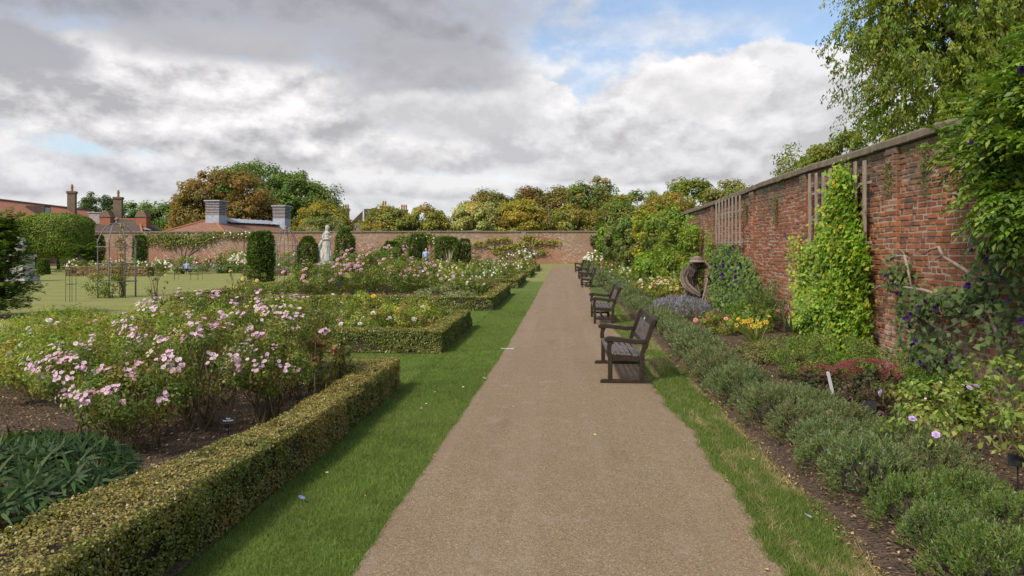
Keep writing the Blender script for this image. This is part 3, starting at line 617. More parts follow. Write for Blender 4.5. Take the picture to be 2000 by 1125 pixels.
tree('horse_chestnut_tree', 'yellowing tree behind the white statue and left of the far house', (-33, 98, 0), [(0, 0, 4.6, 3.4, 3, 2.9), (2, 0, 3.6, 2, 2, 2.5)], 5200, 90, .8, .36, YE, 2, .3, .6, .55, far)
tree('willow_leaved_tree', 'grey green shrubby tree right behind the statue, over the wall', (-31.2, 92.5, 0), [(0, 0, 3.9, 3.2, 2, 1.6)], 2600, 50, .6, .3, [(.10, .12, .05), (.12, .13, .06)], 2, .2, .1, .3, far)
tree('horse_chestnut_tree', 'low golden tree right below the chimneys of the far house', (-23.6, 96.5, 0), [(0, 0, 4.4, 2.9, 3, 2.6)], 4200, 80, .75, .36, YE, 2, .3, .6, .55, far)
tree('horse_chestnut_tree', 'broad golden tree in the middle distance left of the small scaffold', (-18.4, 97, 0), [(0, 0, 4.5, 3.3, 3, 2.6), (2, 0, 3.6, 2, 2, 2.2)], 5200, 90, .75, .36, YE, 2, .3, .6, .55, far)
tree('pale_tree', 'pale silvery green tree at the left end of the autumn row', (-11.6, 97.4, 0), [(0, 0, 4.6, 2.9, 3, 3.2)], 5200, 90, .7, .36, [(.19, .20, .085), (.16, .175, .07), (.21, .21, .10)], 2, .3, .5, .55, far)
tree('horse_chestnut_tree', 'bright yellow green rounded tree in front of the autumn row', (-5.4, 97.8, 0), [(0, 0, 4.7, 3.4, 3, 3.2)], 6000, 100, .75, .36, [(.175, .155, .03), (.145, .14, .03), (.19, .15, .03)], 2, .3, .6, .55, far)
tree('horse_chestnut_tree', 'brown topped tree behind the pale silvery green tree', (-11.0, 111.5, 0), [(0, 0, 6.2, 4.2, 3, 4.0)], 5200, 90, .9, .4, BR[:2]+OL, 3, .35, .5, .55, far)
tree('horse_chestnut_tree', 'brown leaved tree behind the bright yellow green one', (-4.6, 115, 0), [(0, 0, 6.4, 4.2, 3, 4.2)], 5200, 90, .9, .4, BR, 3, .35, .5, .55, far)
tree('horse_chestnut_tree', 'olive brown tree second from the tallest in the autumn row', (0.6, 115.2, 0), [(0, 0, 6.8, 3.6, 3, 4.2)], 5200, 90, .9, .4, OL+BR[:2], 3, .35, .5, .55, far)
tree('horse_chestnut_tree', 'tallest green and rust tree standing above the end of the path', (5.0, 105.5, 0), [(0, 0, 7.6, 3.9, 3.4, 3.9), (1, 0, 5, 3.6, 3, 4)], 8500, 150, .85, .38, OL+G+BR[:1], 3, .4, .5, .55, far)
tree('horse_chestnut_tree', 'low olive tree beneath the tallest tree at the end of the path', (1.6, 96.4, 0), [(0, 0, 4.4, 3.3, 3, 2.7), (2.4, 0, 4.2, 2, 2, 2.4)], 5600, 90, .75, .36, OL+YE[:2]+BR[:1], 2, .3, .6, .55, far)
tree('leafy_tree', 'loose green tree to the right of the tallest autumn tree', (10.6, 101, 0), [(0, 0, 6.2, 3.8, 3, 3.5), (-2.6, 0, 4.8, 2.4, 2, 3)], 4600, 90, .8, .36, OL+G, 3, .3, .3, .55, far)
tree('horse_chestnut_tree', 'orange tinted tree peeping over the wall coping behind the climbers', (13.0, 86, 0), [(0, 0, 4.9, 3.3, 3, 2.9)], 4600, 90, .75, .34, [(.19, .12, .03), (.15, .12, .03), (.12, .115, .03)], 2, .3, .5, .55, far)
tree('leafy_tree', 'rounded dense green tree above the wall left of the far trellis', (16.0, 91.2, 0), [(0, 0, 7.0, 2.8, 3, 3.2)], 4600, 80, .75, .36, [(.085, .11, .022), (.11, .125, .025)], 3, .3, .3, .55, far)
tree('leafy_tree', 'low olive tree whose crown just clears the wall above the far trellis', (19.2, 81.4, 0), [(0, 0, 5.9, 3.0, 3, 3.0)], 3800, 70, .75, .34, OL, 3, .3, .3, .55, far)
tree('leafy_tree', 'green tree rising behind the corner shrubs where the two walls meet', (7.4, 90, 0), [(0, 0, 4.2, 2.6, 2, 2.9)], 3600, 70, .7, .34, OL[:2]+G[:2], 2, .3, .3, .55, far)

# the two big trees behind the right-hand wall: drooping sprays of fine leaves
def weeping(label, loc, ells, nsp, per, cols, r, th, L, tips):
    root = thing('swamp_cypress_tree', label, 'tree', loc, 0, 'big trees behind the right wall')
    P0, out, j, cc = clump_points(nsp, ells, max(40, nsp//22), 1.15, .40, .8)
    n = nsp*per; k = np.repeat(np.arange(nsp), per); s = np.tile(np.arange(per)/per, nsp)
    Ls = (.35+.75*rng.random(nsp))[k]; o2 = out.copy(); o2[:, 2] *= .3
    P = P0[k]+o2[k]*(s*Ls*.55)[:, None]; P[:, 2] += .12*s*Ls-(s**1.7)*Ls*.62; P += rng.normal(0, .06, (n, 3))
    T = o2[k]*.35+rng.normal(0, .45, (n, 3)); T[:, 2] -= .9; N = nrm(out[k]+np.array([0, 0, .45])+rng.normal(0, .45, (n, 3)))
    cl = pal(nsp, cols, .16); big = vnoise(P0, .45, 5)[:, None]; cl = cl*(.6+.8*big)
    col = clipc(cl[k]*(1+rng.normal(0, .14, (n, 1))))
    leaves('crown', P, T, N, L*(.7+.6*rng.random(n)), L*.42*(.7+.6*rng.random(n)), col, root, 'leaf', .15)
    limbs(root, loc, th, r, [tuple(cc[i]) for i in rng.choice(len(cc), 34, replace=False)]+tips, lean=(.3, 0))
    return root
weeping('big green tree with drooping sprays towering behind the right wall', (14.8, 25.2, 0),
        [(-2.0, 0, 7.9, 2.6, 2.6, 2.0), (-.6, 0, 10.4, 3.6, 3.2, 3.0), (.3, 0, 5.6, 2.7, 2.6, 2.2), (1.6, 0, 8.0, 2.8, 2.6, 2.6), (.5, 0, 13.2, 3.2, 3, 2.6), (-3.0, .5, 10.2, 1.3, 1.5, 1.5), (-1.9, 0, 5.0, 2.2, 2, 1.5), (-4.0, 0, 9.7, 1.3, 1.4, 1.1), (-3.2, 0, 7.2, 1.2, 1.4, .9)], 7400, 19,
        [(.09, .122, .021), (.115, .148, .026), (.066, .098, .018), (.14, .16, .03)], .42, 9.5, .145, [])
weeping('second drooping tree with yellower thinner crown at the right edge', (19.6, 28, 0),
        [(-1.6, 0, 10.8, 2.4, 2.4, 1.8), (.8, 0, 9.4, 2.6, 2.4, 2.4), (-.5, 0, 13.2, 3, 2.8, 2.4), (1, 0, 6.8, 2.6, 2.4, 1.8)], 3000, 18, [(.115, .122, .024), (.14, .13, .028), (.09, .108, .02)], .35, 9, .18, [])
tree('leafy_tree', 'smaller fine leaved tree behind the wall, left of the drooping big tree', (12.4, 32, 0), [(0, 0, 5.6, 1.4, 1.5, 1.2), (1.9, 0, 6.2, 1.6, 1.5, 1.9), (-1.6, 0, 5.0, 1.0, 1.2, .9), (1.0, 0, 4.6, 2.4, 1.5, 1.4)], 13000, 110, .5, .19, [(.10, .13, .025), (.13, .15, .03)], 3, .18, .4, .5, None, shell=.4)
tree('sapling', 'wispy self sown shrub sprouting from the wall coping', (5.55, 17.3, 3.3), [(-.05, .1, .75, .35, .75, .45), (-.15, .6, .5, .3, .5, .35), (-.2, -.3, .25, .2, .5, .3)], 900, 60, .16, .07, [(.09, .12, .025), (.12, .14, .03)], .35, .02, .3, .5, None, shell=.3, cat='shrub')

# ------------------------------------------------------------------ clipped yews
def yew(label, loc, rx, ry, h, n, L, kind='column', cols=((.035, .065, .014), (.055, .085, .018), (.075, .10, .022)), name='yew_topiary', group='clipped yews on the lawn'):
    root = thing(name, label, 'topiary', loc, 0, group)
    z = rng.random(n); a = rng.random(n)*2*np.pi; 
    prof = {'column': lambda z: .86+.18*np.sin(z*np.pi)-.25*np.clip(z-.92, 0, 1)*8, 'cone': lambda z: np.clip(1.08-.25*z-.9*np.clip(z-.78, 0, 1)**1.0*2.6, .05, 2), 'drum': lambda z: 1.02-.2*z, 'dome': lambda z: np.sqrt(np.clip(1-(z*1.02-.15)**2/.76, .02, 1))}[kind](z)
    top = rng.random(n) < .16
    rr = np.where(top, np.sqrt(rng.random(n)), .74+.28*rng.random(n)); L = L*1.5; zz_ = np.where(top, 1-.04*rng.random(n), z)
    pf = np.where(top, {'column': .66, 'cone': .25, 'drum': .82, 'dome': .4}[kind], prof)
    P = np.stack([rx*pf*rr*np.cos(a), ry*pf*rr*np.sin(a), h*zz_], 1)
    out = np.stack([np.cos(a), np.sin(a), np.where(top, 1.2, .1)], 1); out = nrm(out)
    P += out*((vnoise(P+np.array(loc), 2.4, 3)-.5)*.22*min(rx, 1.))[:, None]
    T = nrm(out+np.array([0, 0, .5])+rng.normal(0, .6, (n, 3))); N = nrm(out*.6+np.array([0, 0, .5])+rng.normal(0, .5, (n, 3)))
    cc = pal(n, cols, .25); cc *= (.7+.6*vnoise(P, 3.5, 8))[:, None]
    leaves('foliage', P, T, N, L*(.7+.6*rng.random(n)), L*.4, clipc(cc), root, 'leaf', .2)
    pr = [(min(rx, ry)*.55, .0), (min(rx, ry)*.6, h*.3), (min(rx, ry)*.55, h*.7), (min(rx, ry)*.3, h*.85)]
    if kind in ('cone', 'dome'): pr = [(rx*.5, 0), (rx*.5, h*.35), (rx*.3, h*.6), (rx*.06, h*.75)]
    MB().lathe(pr, (0, 0), 10).build('trunk', 'twig', root)
    return root
yew('tall square cut yew column on the lawn, left of the farther iron arbour', (-13.76, 32.1, 0), .60, .60, 2.62, 5200, .11)
yew('clipped yew immediately left of the white statue', (-15.1, 42.0, 0), .72, .7, 2.5, 4200, .12, 'cone')
yew('pointed dark yew immediately right of the white statue', (-16.5, 54, 0), .85, .8, 3.3, 3600, .14, 'cone')
yew('rounded yew left of the man in blue, joined to its neighbour', (-14.6, 61.3, 0), 1.3, 1.0, 2.35, 2600, .16, 'dome', group='yews along the far border')
yew('dark upright yew directly left of the man in blue', (-12.5, 62.0, 0), .85, .8, 3.0, 2600, .15, 'column', group='yews along the far border')
yew('broad dark yew to the right of the man in blue', (-9.9, 62.2, 0), 1.1, .9, 2.75, 2800, .15, 'column', group='yews along the far border')
yew('narrow dark yew at the right end of the far yew row', (-8.4, 62.6, 0), .55, .5, 2.6, 1600, .14, 'column', group='yews along the far border')
yew('small drum shaped yew on the lawn below the clipped tree block', (-36.0, 47.7, 0), .42, .42, 1.05, 2400, .09, 'drum')
yew('dark clipped bush against the end wall behind the nearer arbour', (-40.6, 60, 0), .75, .8, 2.9, 2400, .15, 'column', group='yews along the far border')
yew('dark clipped bush against the end wall right of the nearer arbour', (-36.5, 60, 0), .55, .6, 2.9, 2000, .15, 'column', group='yews along the far border')
# pleached block of clipped foliage, flat underneath, at the far left
cl = thing('clipped_tree', 'great rounded block of clipped green foliage on stems at far left', 'tree', (-42.6, 58, 0))
n = 26000; u = rdir(n); P = u/((np.abs(u)**3.6).sum(1, keepdims=True)**(1/3.6))*np.array([2.6, 2.0, 1.75]); P[:, 2] = np.maximum(P[:, 2], -1.75+.1*rng.random(n)); P += nrm(P)*((vnoise(P, 1.6, 4)-.5)*.35)[:, None]+rng.normal(0, .05, (n, 3))
out = nrm(P); col = pal(n, [(.09, .125, .02), (.12, .155, .03), (.065, .10, .018)], .2); T, N = leafframe(P, out, .3, .45, .6); P[:, 2] += 3.2
P[:, 2] -= .32
leaves('crown', P, T, N, .15*(.7+.6*rng.random(n)), .10, clipc(col), cl, 'leaf', .2)
mb = MB()
for k in range(3): mb.tube([(-2+2*k, .2, 0), (-2+2*k, .1, 2.6)], [.14, .1], 7)
mb.ball((0, 0, 2.9), (2.1, 1.5, 1.2), 12); mb.build('trunk', 'twig', cl)
def conifer(label, loc, h, rx, n, L, name='yew_tree'):
    root = thing(name, label, 'tree', loc)
    # flat sprays held out along branches
    nb = n//60; z = .05+.95*rng.random(nb)**.9; a = rng.random(nb)*2*np.pi; ln = rx*(1.05-.5*z)*(.6+.5*rng.random(nb))
    k = np.repeat(np.arange(nb), 60); s = rng.random(len(k))**.7
    dirs = np.stack([np.cos(a), np.sin(a), .28+.2*rng.normal(size=nb)], 1)[k]; side = np.stack([-np.sin(a), np.cos(a), np.zeros(nb)], 1)[k]
    P = np.stack([np.zeros(len(k)), np.zeros(len(k)), (z*h)[k]], 1)+dirs*(s*ln[k])[:, None]; off = rng.normal(0, 1, len(k))*.11*(1.15-s); P += side*off[:, None]; P[:, 2] += rng.normal(0, .03, len(k))-.12*s*s
    T = dirs*.8+side*np.sign(off)[:, None]*.8; N = np.tile(np.array([0, 0, 1.]), (len(k), 1))+rng.normal(0, .35, (len(k), 3))
    leaves('crown', P, T, N, L*(.7+.6*rng.random(len(k))), L*.3, clipc(pal(len(k), [(.055, .085, .02), (.08, .115, .025), (.04, .065, .015)], .25)), root, 'leaf', .1)
    mb = MB().tube([(0, 0, -.05), (0, 0, h*.9)], [.14, .04], 7)
    mb.lathe([(rx*.2, .3), (rx*.25, h*.3), (rx*.15, h*.6), (.03, h*.8)], (0, 0), 9); mb.build('trunk', 'twig', root)
conifer('dark feathery yew cut off by the left edge of the picture', (-15.9, 19.0, 0), 2.7, 1.42, 32000, .12)
conifer('loose dark yew behind the stone pedestal at far left', (-41.0, 50.5, 0), 3.2, 2.0, 9000, .22)
conifer('spreading green yew below the clipped tree block', (-36.6, 52.5, 0), 2.0, 1.8, 6000, .22)

# ------------------------------------------------------------------ buildings beyond the far wall
bd = thing('brick_building', 'long building with orange clay tiled roof at far left', 'building', (-68, 92, 0))
yaw = math.atan2(103.4-80.7, -71.6+66.3)
bd.rotation_euler = (0, 0, yaw-math.pi/2)
MB().box(-4.4, 4.4, -22, 11.5, 0, 4.3).build('wall', 'house_brick', bd)
MB().prism([(-4.8, 4.1), (4.8, 4.1), (0, 7.3)], -22.3, 11.6).build('roof', 'clay_tile', bd)
MB().tube([(0, -22.3, 7.34), (0, 11.6, 7.34)], .14, 6).build('ridge_tile', 'roof_tile', bd)
w_ = MB().box(.9, 3.0, -9.4, -7.8, 5.0, 6.9).build('dormer', 'brown_roof', bd); MB().box(3.0, 3.02, -9.2, -8.0, 5.6, 6.7).build('pane', 'glass', w_)
def chimney(loc, sx, sy, z0, z1, mat, pots, label, potmat='orange_tile', cat='chimney', group=None):
    r_ = thing('chimney', label, cat, loc, .35, group)
    MB().box(-sx/2, sx/2, -sy/2, sy/2, z0, z1-.35).build('stack', mat, r_)
    mb = MB()
    for k, e in enumerate((.06, .12, .07)): mb.box(-sx/2-e, sx/2+e, -sy/2-e, sy/2+e, z1-.35+k*.117, z1-.35+k*.117+.115)
    mb.build('cap', mat, r_)
    for k in range(pots):
        x = (k-(pots-1)/2)*.42; MB().lathe([(.16, z1), (.15, z1+.5), (.19, z1+.52), (.19, z1+.62), (.12, z1+.9), (.15, z1+.95)], (x, 0), 10).build('chimney_pot', potmat, r_)
    return r_
chimney((-68.0, 95.6, 0), .95, 1.0, 0, 9.6, 'chimney_brick', 1, 'tall brick chimney in front of the orange tiled roof')
hs = thing('tiled_house', 'low house with dark brown tiled hipped roof left of the arbour', 'house', (-60, 95, 0))
MB().box(-5.5, 4.5, -3.5, 4, 0, 3.6).build('wall', 'far_brick', hs)
rf = MB(); rf.add([(-6, -4, 3.55), (5, -4, 3.55), (5, 4.4, 3.55), (-6, 4.4, 3.55), (-3.2, .2, 5.6), (2.0, .2, 5.6)], [(0, 1, 5, 4), (1, 2, 5), (2, 3, 4, 5), (3, 0, 4), (0, 3, 2, 1)])
rf = rf.build('roof', 'brown_roof', hs)
for a, b_ in (((-6, -4, 3.6), (-3.2, .2, 5.65)), ((5, -4, 3.6), (2, .2, 5.65)), ((-3.2, .2, 5.65), (2, .2, 5.65))): MB().tube([a, b_], .13, 6).build('ridge_tile', 'orange_tile', rf)
for x, s_ in ((-1.9, 1.), (3.2, 1.)):
    st = MB().box(x-.75, x+.75, -1.4, -.4, 3.9, 5.9).build('chimney_stack', 'red_chimney_brick', hs); MB().prism([(x-.85, 5.9), (x+.85, 5.9), (x+.45, 6.7), (x-.45, 6.7)], -1.5, -.3).build('cap', 'chimney_brick', st)
    MB().prism([(x+.2, 4.45), (x+.9, 4.2), (x+1.6, 4.12), (x+.8, 4.4)], -2.1, -1.45).build('flashing', 'lead', hs)
dm = MB().box(-4.3, -2.6, -1.2, .6, 5.0, 6.5).build('dormer', 'louvre', hs); MB().box(-4.45, -2.45, -1.35, .7, 6.5, 6.6).build('roof', 'lead', dm)
chimney((-62.5, 97.5, 0), 1.05, 1.05, 0, 8.9, 'chimney_brick', 1, 'tall brick chimney rising behind the brown tiled house')
ks = thing('tiled_roof_building', 'brown tiled building with two louvred turrets and glazed ridge', 'building', (-46.5, 84.5, 0), -.10)
MB().box(-2.4, 5.8, .2, 19, 0, 3.44).build('wall', 'far_brick', ks)
rf = MB().add([(-2.9, 0, 3.45), (6.2, 0, 3.45), (8.0, 19.6, 3.45), (-1.8, 19.6, 3.45), (1.6, 4.6, 5.45), (3.2, 16.0, 5.45)], [(0, 1, 4), (1, 2, 5, 4), (2, 3, 5), (3, 0, 4, 5), (0, 3, 2, 1)]).build('roof', 'roof_tile', ks)
for a, b_ in (((-2.9, 0, 3.5), (1.6, 4.6, 5.5)), ((6.2, 0, 3.5), (1.6, 4.6, 5.5))): MB().tube([a, b_], .14, 6).build('ridge_tile', 'orange_tile', rf)
def turret(x, y, zb, zt, s_):
    tw = MB().box(x-s_, x+s_, y-s_, y+s_, zb-1.2, zb+.75).build('turret', 'lead', ks)
    k = 0; z = zb+.75
    MB().box(x-s_+.16, x+s_-.16, y-s_+.16, y+s_-.16, zb+.75, zt-.1).build('core', 'brown_roof', tw)
    while z < zt-.2:
        e = -.02+.10*(z-zb-.75)/(zt-zb); mb = MB()
        mb.add([(x-s_-e-.05, y-s_-e-.05, z), (x+s_+e+.05, y-s_-e-.05, z), (x+s_+e+.05, y+s_+e+.05, z), (x-s_-e-.05, y+s_+e+.05, z), (x-s_+.1, y-s_+.1, z+.14), (x+s_-.1, y-s_+.1, z+.14), (x+s_-.1, y+s_-.1, z+.14), (x-s_+.1, y+s_-.1, z+.14)],
               [(0, 1, 5, 4), (1, 2, 6, 5), (2, 3, 7, 6), (3, 0, 4, 7), (0, 3, 2, 1), (4, 5, 6, 7)])
        mb.build('louvre_slat', 'louvre', tw); z += .2
    MB().box(x-s_-.16, x+s_+.16, y-s_-.16, y+s_+.16, zt-.14, zt).build('cap', 'lead', tw)
turret(2.4, 4.2, 5.1, 7.75, .92); turret(4.9, 16.6, 5.1, 7.75, .92)
for i in range(9):
    y0 = 5.4+i*1.15; x0 = 2.35+i*.14
    MB().add([(x0, y0, 5.58), (x0+.14, y0+1.08, 5.58), (x0+1.55, y0+1.08, 5.02), (x0+1.41, y0, 5.02)], [(0, 3, 2, 1)]).build('roof_pane', 'glass', ks)
    MB().tube([(x0-.03, y0-.035, 5.62), (x0+1.42, y0-.035, 5.05)], .035, 4).build('glazing_bar', 'lead', ks)
fh = thing('brick_house', 'distant house with dormered dark roof and terracotta chimney pots', 'house', (-36.2, 134, 0))
MB().box(-4.5, 4.5, 0, 6, 0, 6.6).build('wall', 'render_wall', fh)
MB().prism([(-3.4, 6.6), (4.6, 6.6), (2.6, 9.0), (-.9, 9.0)], -.2, 6.2).build('roof', 'brown_roof', fh)
MB().box(-1.25, -.95, -.35, -.21, 6.6, 8.95).build('downpipe', 'white_paint', fh); MB().box(.9, 1.05, -.35, -.21, 6.6, 8.8).build('downpipe', 'white_paint', fh)
w_ = MB().box(-.4, .5, -.3, -.205, 6.9, 8.1).build('window', 'orange_tile', fh)
for x, z, p_, lb in ((-4.9, 9.0, 3, 'stubby brick chimney with row of orange pots left of the distant house'), (2.6, 9.6, 2, 'grey brick chimney with two orange pots on the distant house'), (6.4, 8.9, 3, 'brick chimney half hidden by trees right of the distant house')):
    chimney((-36.2+x, 135, 0), 1.3 if p_ > 2 else 1.5, 1.0, 0, z, 'chimney_brick', p_, lb)
chimney((-40.5, 108, 0), .5, .5, 0, 5.0, 'red_chimney_brick', 1, 'short red chimney right of the second louvred turret')
chimney((-36.4, 107, 0), .6, .6, 0, 6.6, 'chimney_brick', 0, 'small plain brick stack among trees behind the statue')
scf = thing('scaffold', 'small grey metal scaffold showing between the golden and pale trees', 'scaffold', (-14.9, 100, 0))
for x in (-.8, 0, .8): MB().tube([(x, 0, 0), (x, 0, 5.3)], .05, 5).build('pole', 'lead', scf)
for z in (4.4, 5.0): MB().tube([(-1.2, -.06, z), (1.0, -.06, z)], .05, 5).build('pole', 'lead', scf)
MB().tube([(-1.3, -.1, 5.6), (.2, -.1, 4.0)], .07, 5).build('brace', 'white_paint', scf); MB().box(-1, .9, .1, 1.2, 4.2, 4.35).build('deck', 'lead', scf)
lp = thing('lamp_post', 'slim grey lamp post among the autumn trees', 'lamp post', (-1.6, 96.0, 0))
MB().tube([(0, 0, 0), (0, 0, 7.3)], [.07, .05], 6).build('pole', 'iron', lp); MB().box(-.12, .12, -.12, .12, 7.3, 7.6).build('lantern', 'iron', lp)
# ------------------------------------------------------------------ benches
def bench(label, loc, runner, group='dark timber benches along the right of the path', weather=0, rz=0):
    r_ = thing('garden_bench', label, 'bench', loc, rz, group); L = 1.78; W = 'bench_wood'
    z0 = .05 if runner else 0
    for y in (0, L-.065):
        MB().prism([(.05, z0), (.115, z0), (.115, .40), (.10, .45), (.095, .52), (.125, .595), (.05, .60), (.035, .52), (.03, .45), (.05, .40)], y, y+.065).build('front_leg', W, r_, bevel=.006)
        MB().prism([(.50, z0), (.565, z0), (.575, .42), (.745, .90), (.735, .925), (.70, .93), (.675, .905), (.51, .42)], y, y+.065).build('back_post', W, r_, bevel=.006)
        MB().prism([(.595, .575), (.595, .635), (.45, .63), (.25, .655), (.10, .675), (.04, .672), (.0, .645), (.0, .61), (.03, .592), (.12, .60), (.25, .592), (.45, .565)], y-.012, y+.077).build('armrest', W, r_, bevel=.008)
        MB().prism([(.115, .33), (.50, .31), (.50, .395), (.115, .415)], y+.008, y+.057).build('seat_rail', W, r_, bevel=.004)
        if runner: MB().prism([(-.06, 0), (.69, 0), (.69, .045), (.66, .05), (-.03, .05), (-.06, .03)], y-.006, y+.071).build('foot_runner', W, r_, bevel=.004)
        else: MB().box(.115, .50, y+.012, y+.053, .10, .155).build('stretcher', W, r_, bevel=.004)
    MB().box(.28, .325, .06, L-.06, .105, .15).build('stretcher', W, r_, bevel=.004) if not runner else None
    for k, x in enumerate(np.linspace(.045, .50, 6)):
        MB().box(x, x+.066, .066 if k in (0, 5) else -.0, L-.066 if k in (0, 5) else L, .412-.006*k, .434-.006*k).build('seat_slat', 'seat_wood', r_, bevel=.003)
    MB().box(.06, .10, .066, L-.066, .325, .41).build('front_rail', W, r_, bevel=.003)
    def bk(z): return .545+(z-.42)*.354
    MB().prism([(bk(.81)+.01, .81), (bk(.81)+.055, .81), (bk(.91)+.055, .915), (bk(.91)+.01, .915)], .066, L-.066).build('top_rail', W, r_, bevel=.005)
    MB().prism([(bk(.49)+.01, .49), (bk(.49)+.05, .49), (bk(.55)+.05, .55), (bk(.55)+.01, .55)], .066, L-.066).build('lower_rail', W, r_, bevel=.004)
    n = 15
    for k in range(n):
        y = .10+k*(L-.27)/(n-1); MB().prism([(bk(.54)+.02, .54), (bk(.54)+.04, .54), (bk(.82)+.04, .82), (bk(.82)+.02, .82)], y, y+.07).build('back_slat', 'seat_wood', r_, bevel=.002)
    return r_
bench('nearest dark wooden bench, standing on flat foot runners', (.635, 10.45, .012), True)
b2 = bench('second dark wooden bench from the camera, without foot runners', (.79, 18.4, .012), False)
for (x, y, lb) in ((.95, 34.4, 'third dark wooden bench from the camera'), (1.02, 42.5, 'fourth dark wooden bench, half hidden behind the third'), (1.05, 54, 'smallest, farthest bench beside the end of the path')):
    c_ = copy_tree(b2); c_.location = (x, y, .012); c_['label'] = lb
pq = MB().box(.0, .004, -.05, .05, -.02, .02).build('plaque', 'lead'); tag(pq, 'tiny metal plaque on the backrest of the nearest bench', 'plaque'); pq.location = (1.302, 11.3, .872); pq.rotation_euler = (0, R(19.5), 0)

# ------------------------------------------------------------------ iron arbours, plant supports
def arbour(label, loc, r, h):
    a_ = thing('iron_arbour', label, 'arbour', loc, .2, 'birdcage shaped iron arbours on the lawn'); n = 8; sh = h*.72
    for k in range(n):
        an = 2*math.pi*k/n; c, s = math.cos(an), math.sin(an); pts = [(r*c, r*s, 0), (r*c, r*s, sh*.5), (r*c, r*s, sh*.92)]
        for q_ in np.linspace(0, 1, 9): 
            rr = r*(math.cos(q_*math.pi/2)**.75*(1-.12*math.sin(q_*math.pi)))+.03; pts.append((rr*c, rr*s, sh*.94+(h*.92-sh*.94)*(math.sin(q_*math.pi/2)**1.25)))
        MB().tube(pts, .021, 6).build('upright_bar', 'iron', a_, True)
    for z in (.62, 1.3*h/3.1, 1.95*h/3.1):
        MB().tube([(r*math.cos(x), r*math.sin(x), z) for x in np.linspace(0, 2*math.pi, 25)], .017, 5).build('ring', 'iron', a_, True)
    MB().lathe([(.05, h*.91), (.09, h*.925), (.05, h*.94), (.04, h*.955), (.085, h*.97), (.07, h*.985), (.01, h)], (0, 0), 10).build('finial', 'iron', a_, True)
    return a_
arbour('nearer birdcage shaped iron arbour with a rose climbing inside', (-17.3, 26.9, 0), .70, 3.12)
arbour('farther birdcage shaped iron arbour behind the tall yew column', (-16.2, 41.4, 0), .62, 3.2)
def support(label, loc, r, h, n):
    s_ = thing('plant_support', label, 'plant support', loc, 0, 'thin metal plant supports')
    for k in range(n): an = 2*math.pi*k/n+.4; MB().tube([(r*math.cos(an), r*math.sin(an), 0), (r*math.cos(an), r*math.sin(an), h)], .008, 5).build('rod', 'green_iron', s_)
    for z in (h*.55, h*.97): MB().tube([(r*math.cos(x), r*math.sin(x), z) for x in np.linspace(0, 2*math.pi, 17)], .007, 4).build('hoop', 'green_iron', s_)
support('thin green metal plant support just left of the nearer arbour', (-17.4, 24.4, 0), .16, 1.15, 4)
support('thin green metal hoop support on the lawn in front of the toddler', (-21.3, 40.6, 0), .35, .62, 5)
support('second thin metal support on the lawn beside the hooped one', (-22.4, 40.4, 0), .14, .6, 3)

# ------------------------------------------------------------------ statue and pedestals
st = thing('statue', 'white stone statue of a draped woman on a pedestal behind the roses', 'statue', (-14.03, 42.2, 0))
mb = MB(); mb.box(-.62, .62, -.62, .62, 0, .16); mb.box(-.5, .5, -.5, .5, .16, .84); mb.box(-.6, .6, -.6, .6, .84, .95); mb.box(-.48, .44, -.4, .4, .95, 1.06); mb.build('pedestal', 'stone', st, bevel=.02)
mb = MB(); rows = 22; nn = 26; vs = []; H0, H1 = 1.06, 2.42
for i in range(rows):
    q_ = i/(rows-1); z = H0+(H1-H0)*q_; cx = -.16*(1-q_)**1.4+.03; rr = .30*(1-q_)**.8+.155+.03*math.sin(q_*9); 
    for k in range(nn):
        an = 2*math.pi*k/nn; f = 1+.13*math.sin(7*an+7*q_)*(1-.6*q_)+.07*math.sin(13*an-5*q_); sw = -.20*max(0, math.cos(an-math.pi))*(math.sin(min(1, q_*1.5)*math.pi))*(1-q_)
        vs.append((cx+rr*f*math.cos(an)*.95+sw, rr*f*math.sin(an)*.75, z))
fs = [(i*nn+k, i*nn+(k+1) % nn, (i+1)*nn+(k+1) % nn, (i+1)*nn+k) for i in range(rows-1) for k in range(nn)]+[tuple(range(nn-1, -1, -1)), tuple(range((rows-1)*nn, rows*nn))]
mb.add(vs, fs); mb.ball((.02, 0, 2.52), (.20, .15, .26), 12); mb.ball((.03, -.02, 2.74), (.20, .13, .12), 12); mb.tube([(.04, 0, 2.8), (.07, 0, 2.98)], [.075, .06], 8)
mb.ball((.10, -.01, 3.08), (.105, .10, .135), 12); mb.ball((.05, 0, 3.13), (.125, .12, .12), 12); mb.ball((.0, 0, 3.0), (.08, .09, .12), 10); mb.tube([(-.03, 0, 3.0), (-.08, 0, 2.8)], [.06, .04], 6)
mb.ball((.205, -.01, 3.07), (.025, .02, .03), 6)
mb.tube([(-.12, -.05, 2.74), (-.19, -.12, 2.52), (-.12, -.2, 2.38), (.12, -.2, 2.40), (.24, -.14, 2.46)], [.07, .062, .055, .045, .04], 8)
mb.tube([(.18, .08, 2.74), (.26, .05, 2.55), (.24, -.08, 2.48)], [.06, .05, .04], 8)
mb.tube([(-.2, -.1, 2.36), (-.36, -.12, 2.05), (-.46, -.05, 1.6), (-.42, 0, 1.2)], [.07, .10, .10, .07], 8); mb.ball((.1, -.2, 1.1), (.09, .16, .06), 8)
mb.build('figure', 'white_stone', st, True, remesh=.022)
pd = thing('pedestal', 'pale stone pedestal half hidden by dark yew at far left', 'pedestal', (-30.2, 38.2, 0))
mb = MB(); mb.box(-.72, .72, -.6, .6, 0, .32); mb.build('base', 'stone', pd, bevel=.03); MB().box(-.52, .52, -.45, .45, .32, 1.35).build('shaft', 'white_stone', pd, bevel=.02); MB().box(-.6, .6, -.52, .52, 1.35, 1.5).build('cornice', 'stone', pd, bevel=.02)
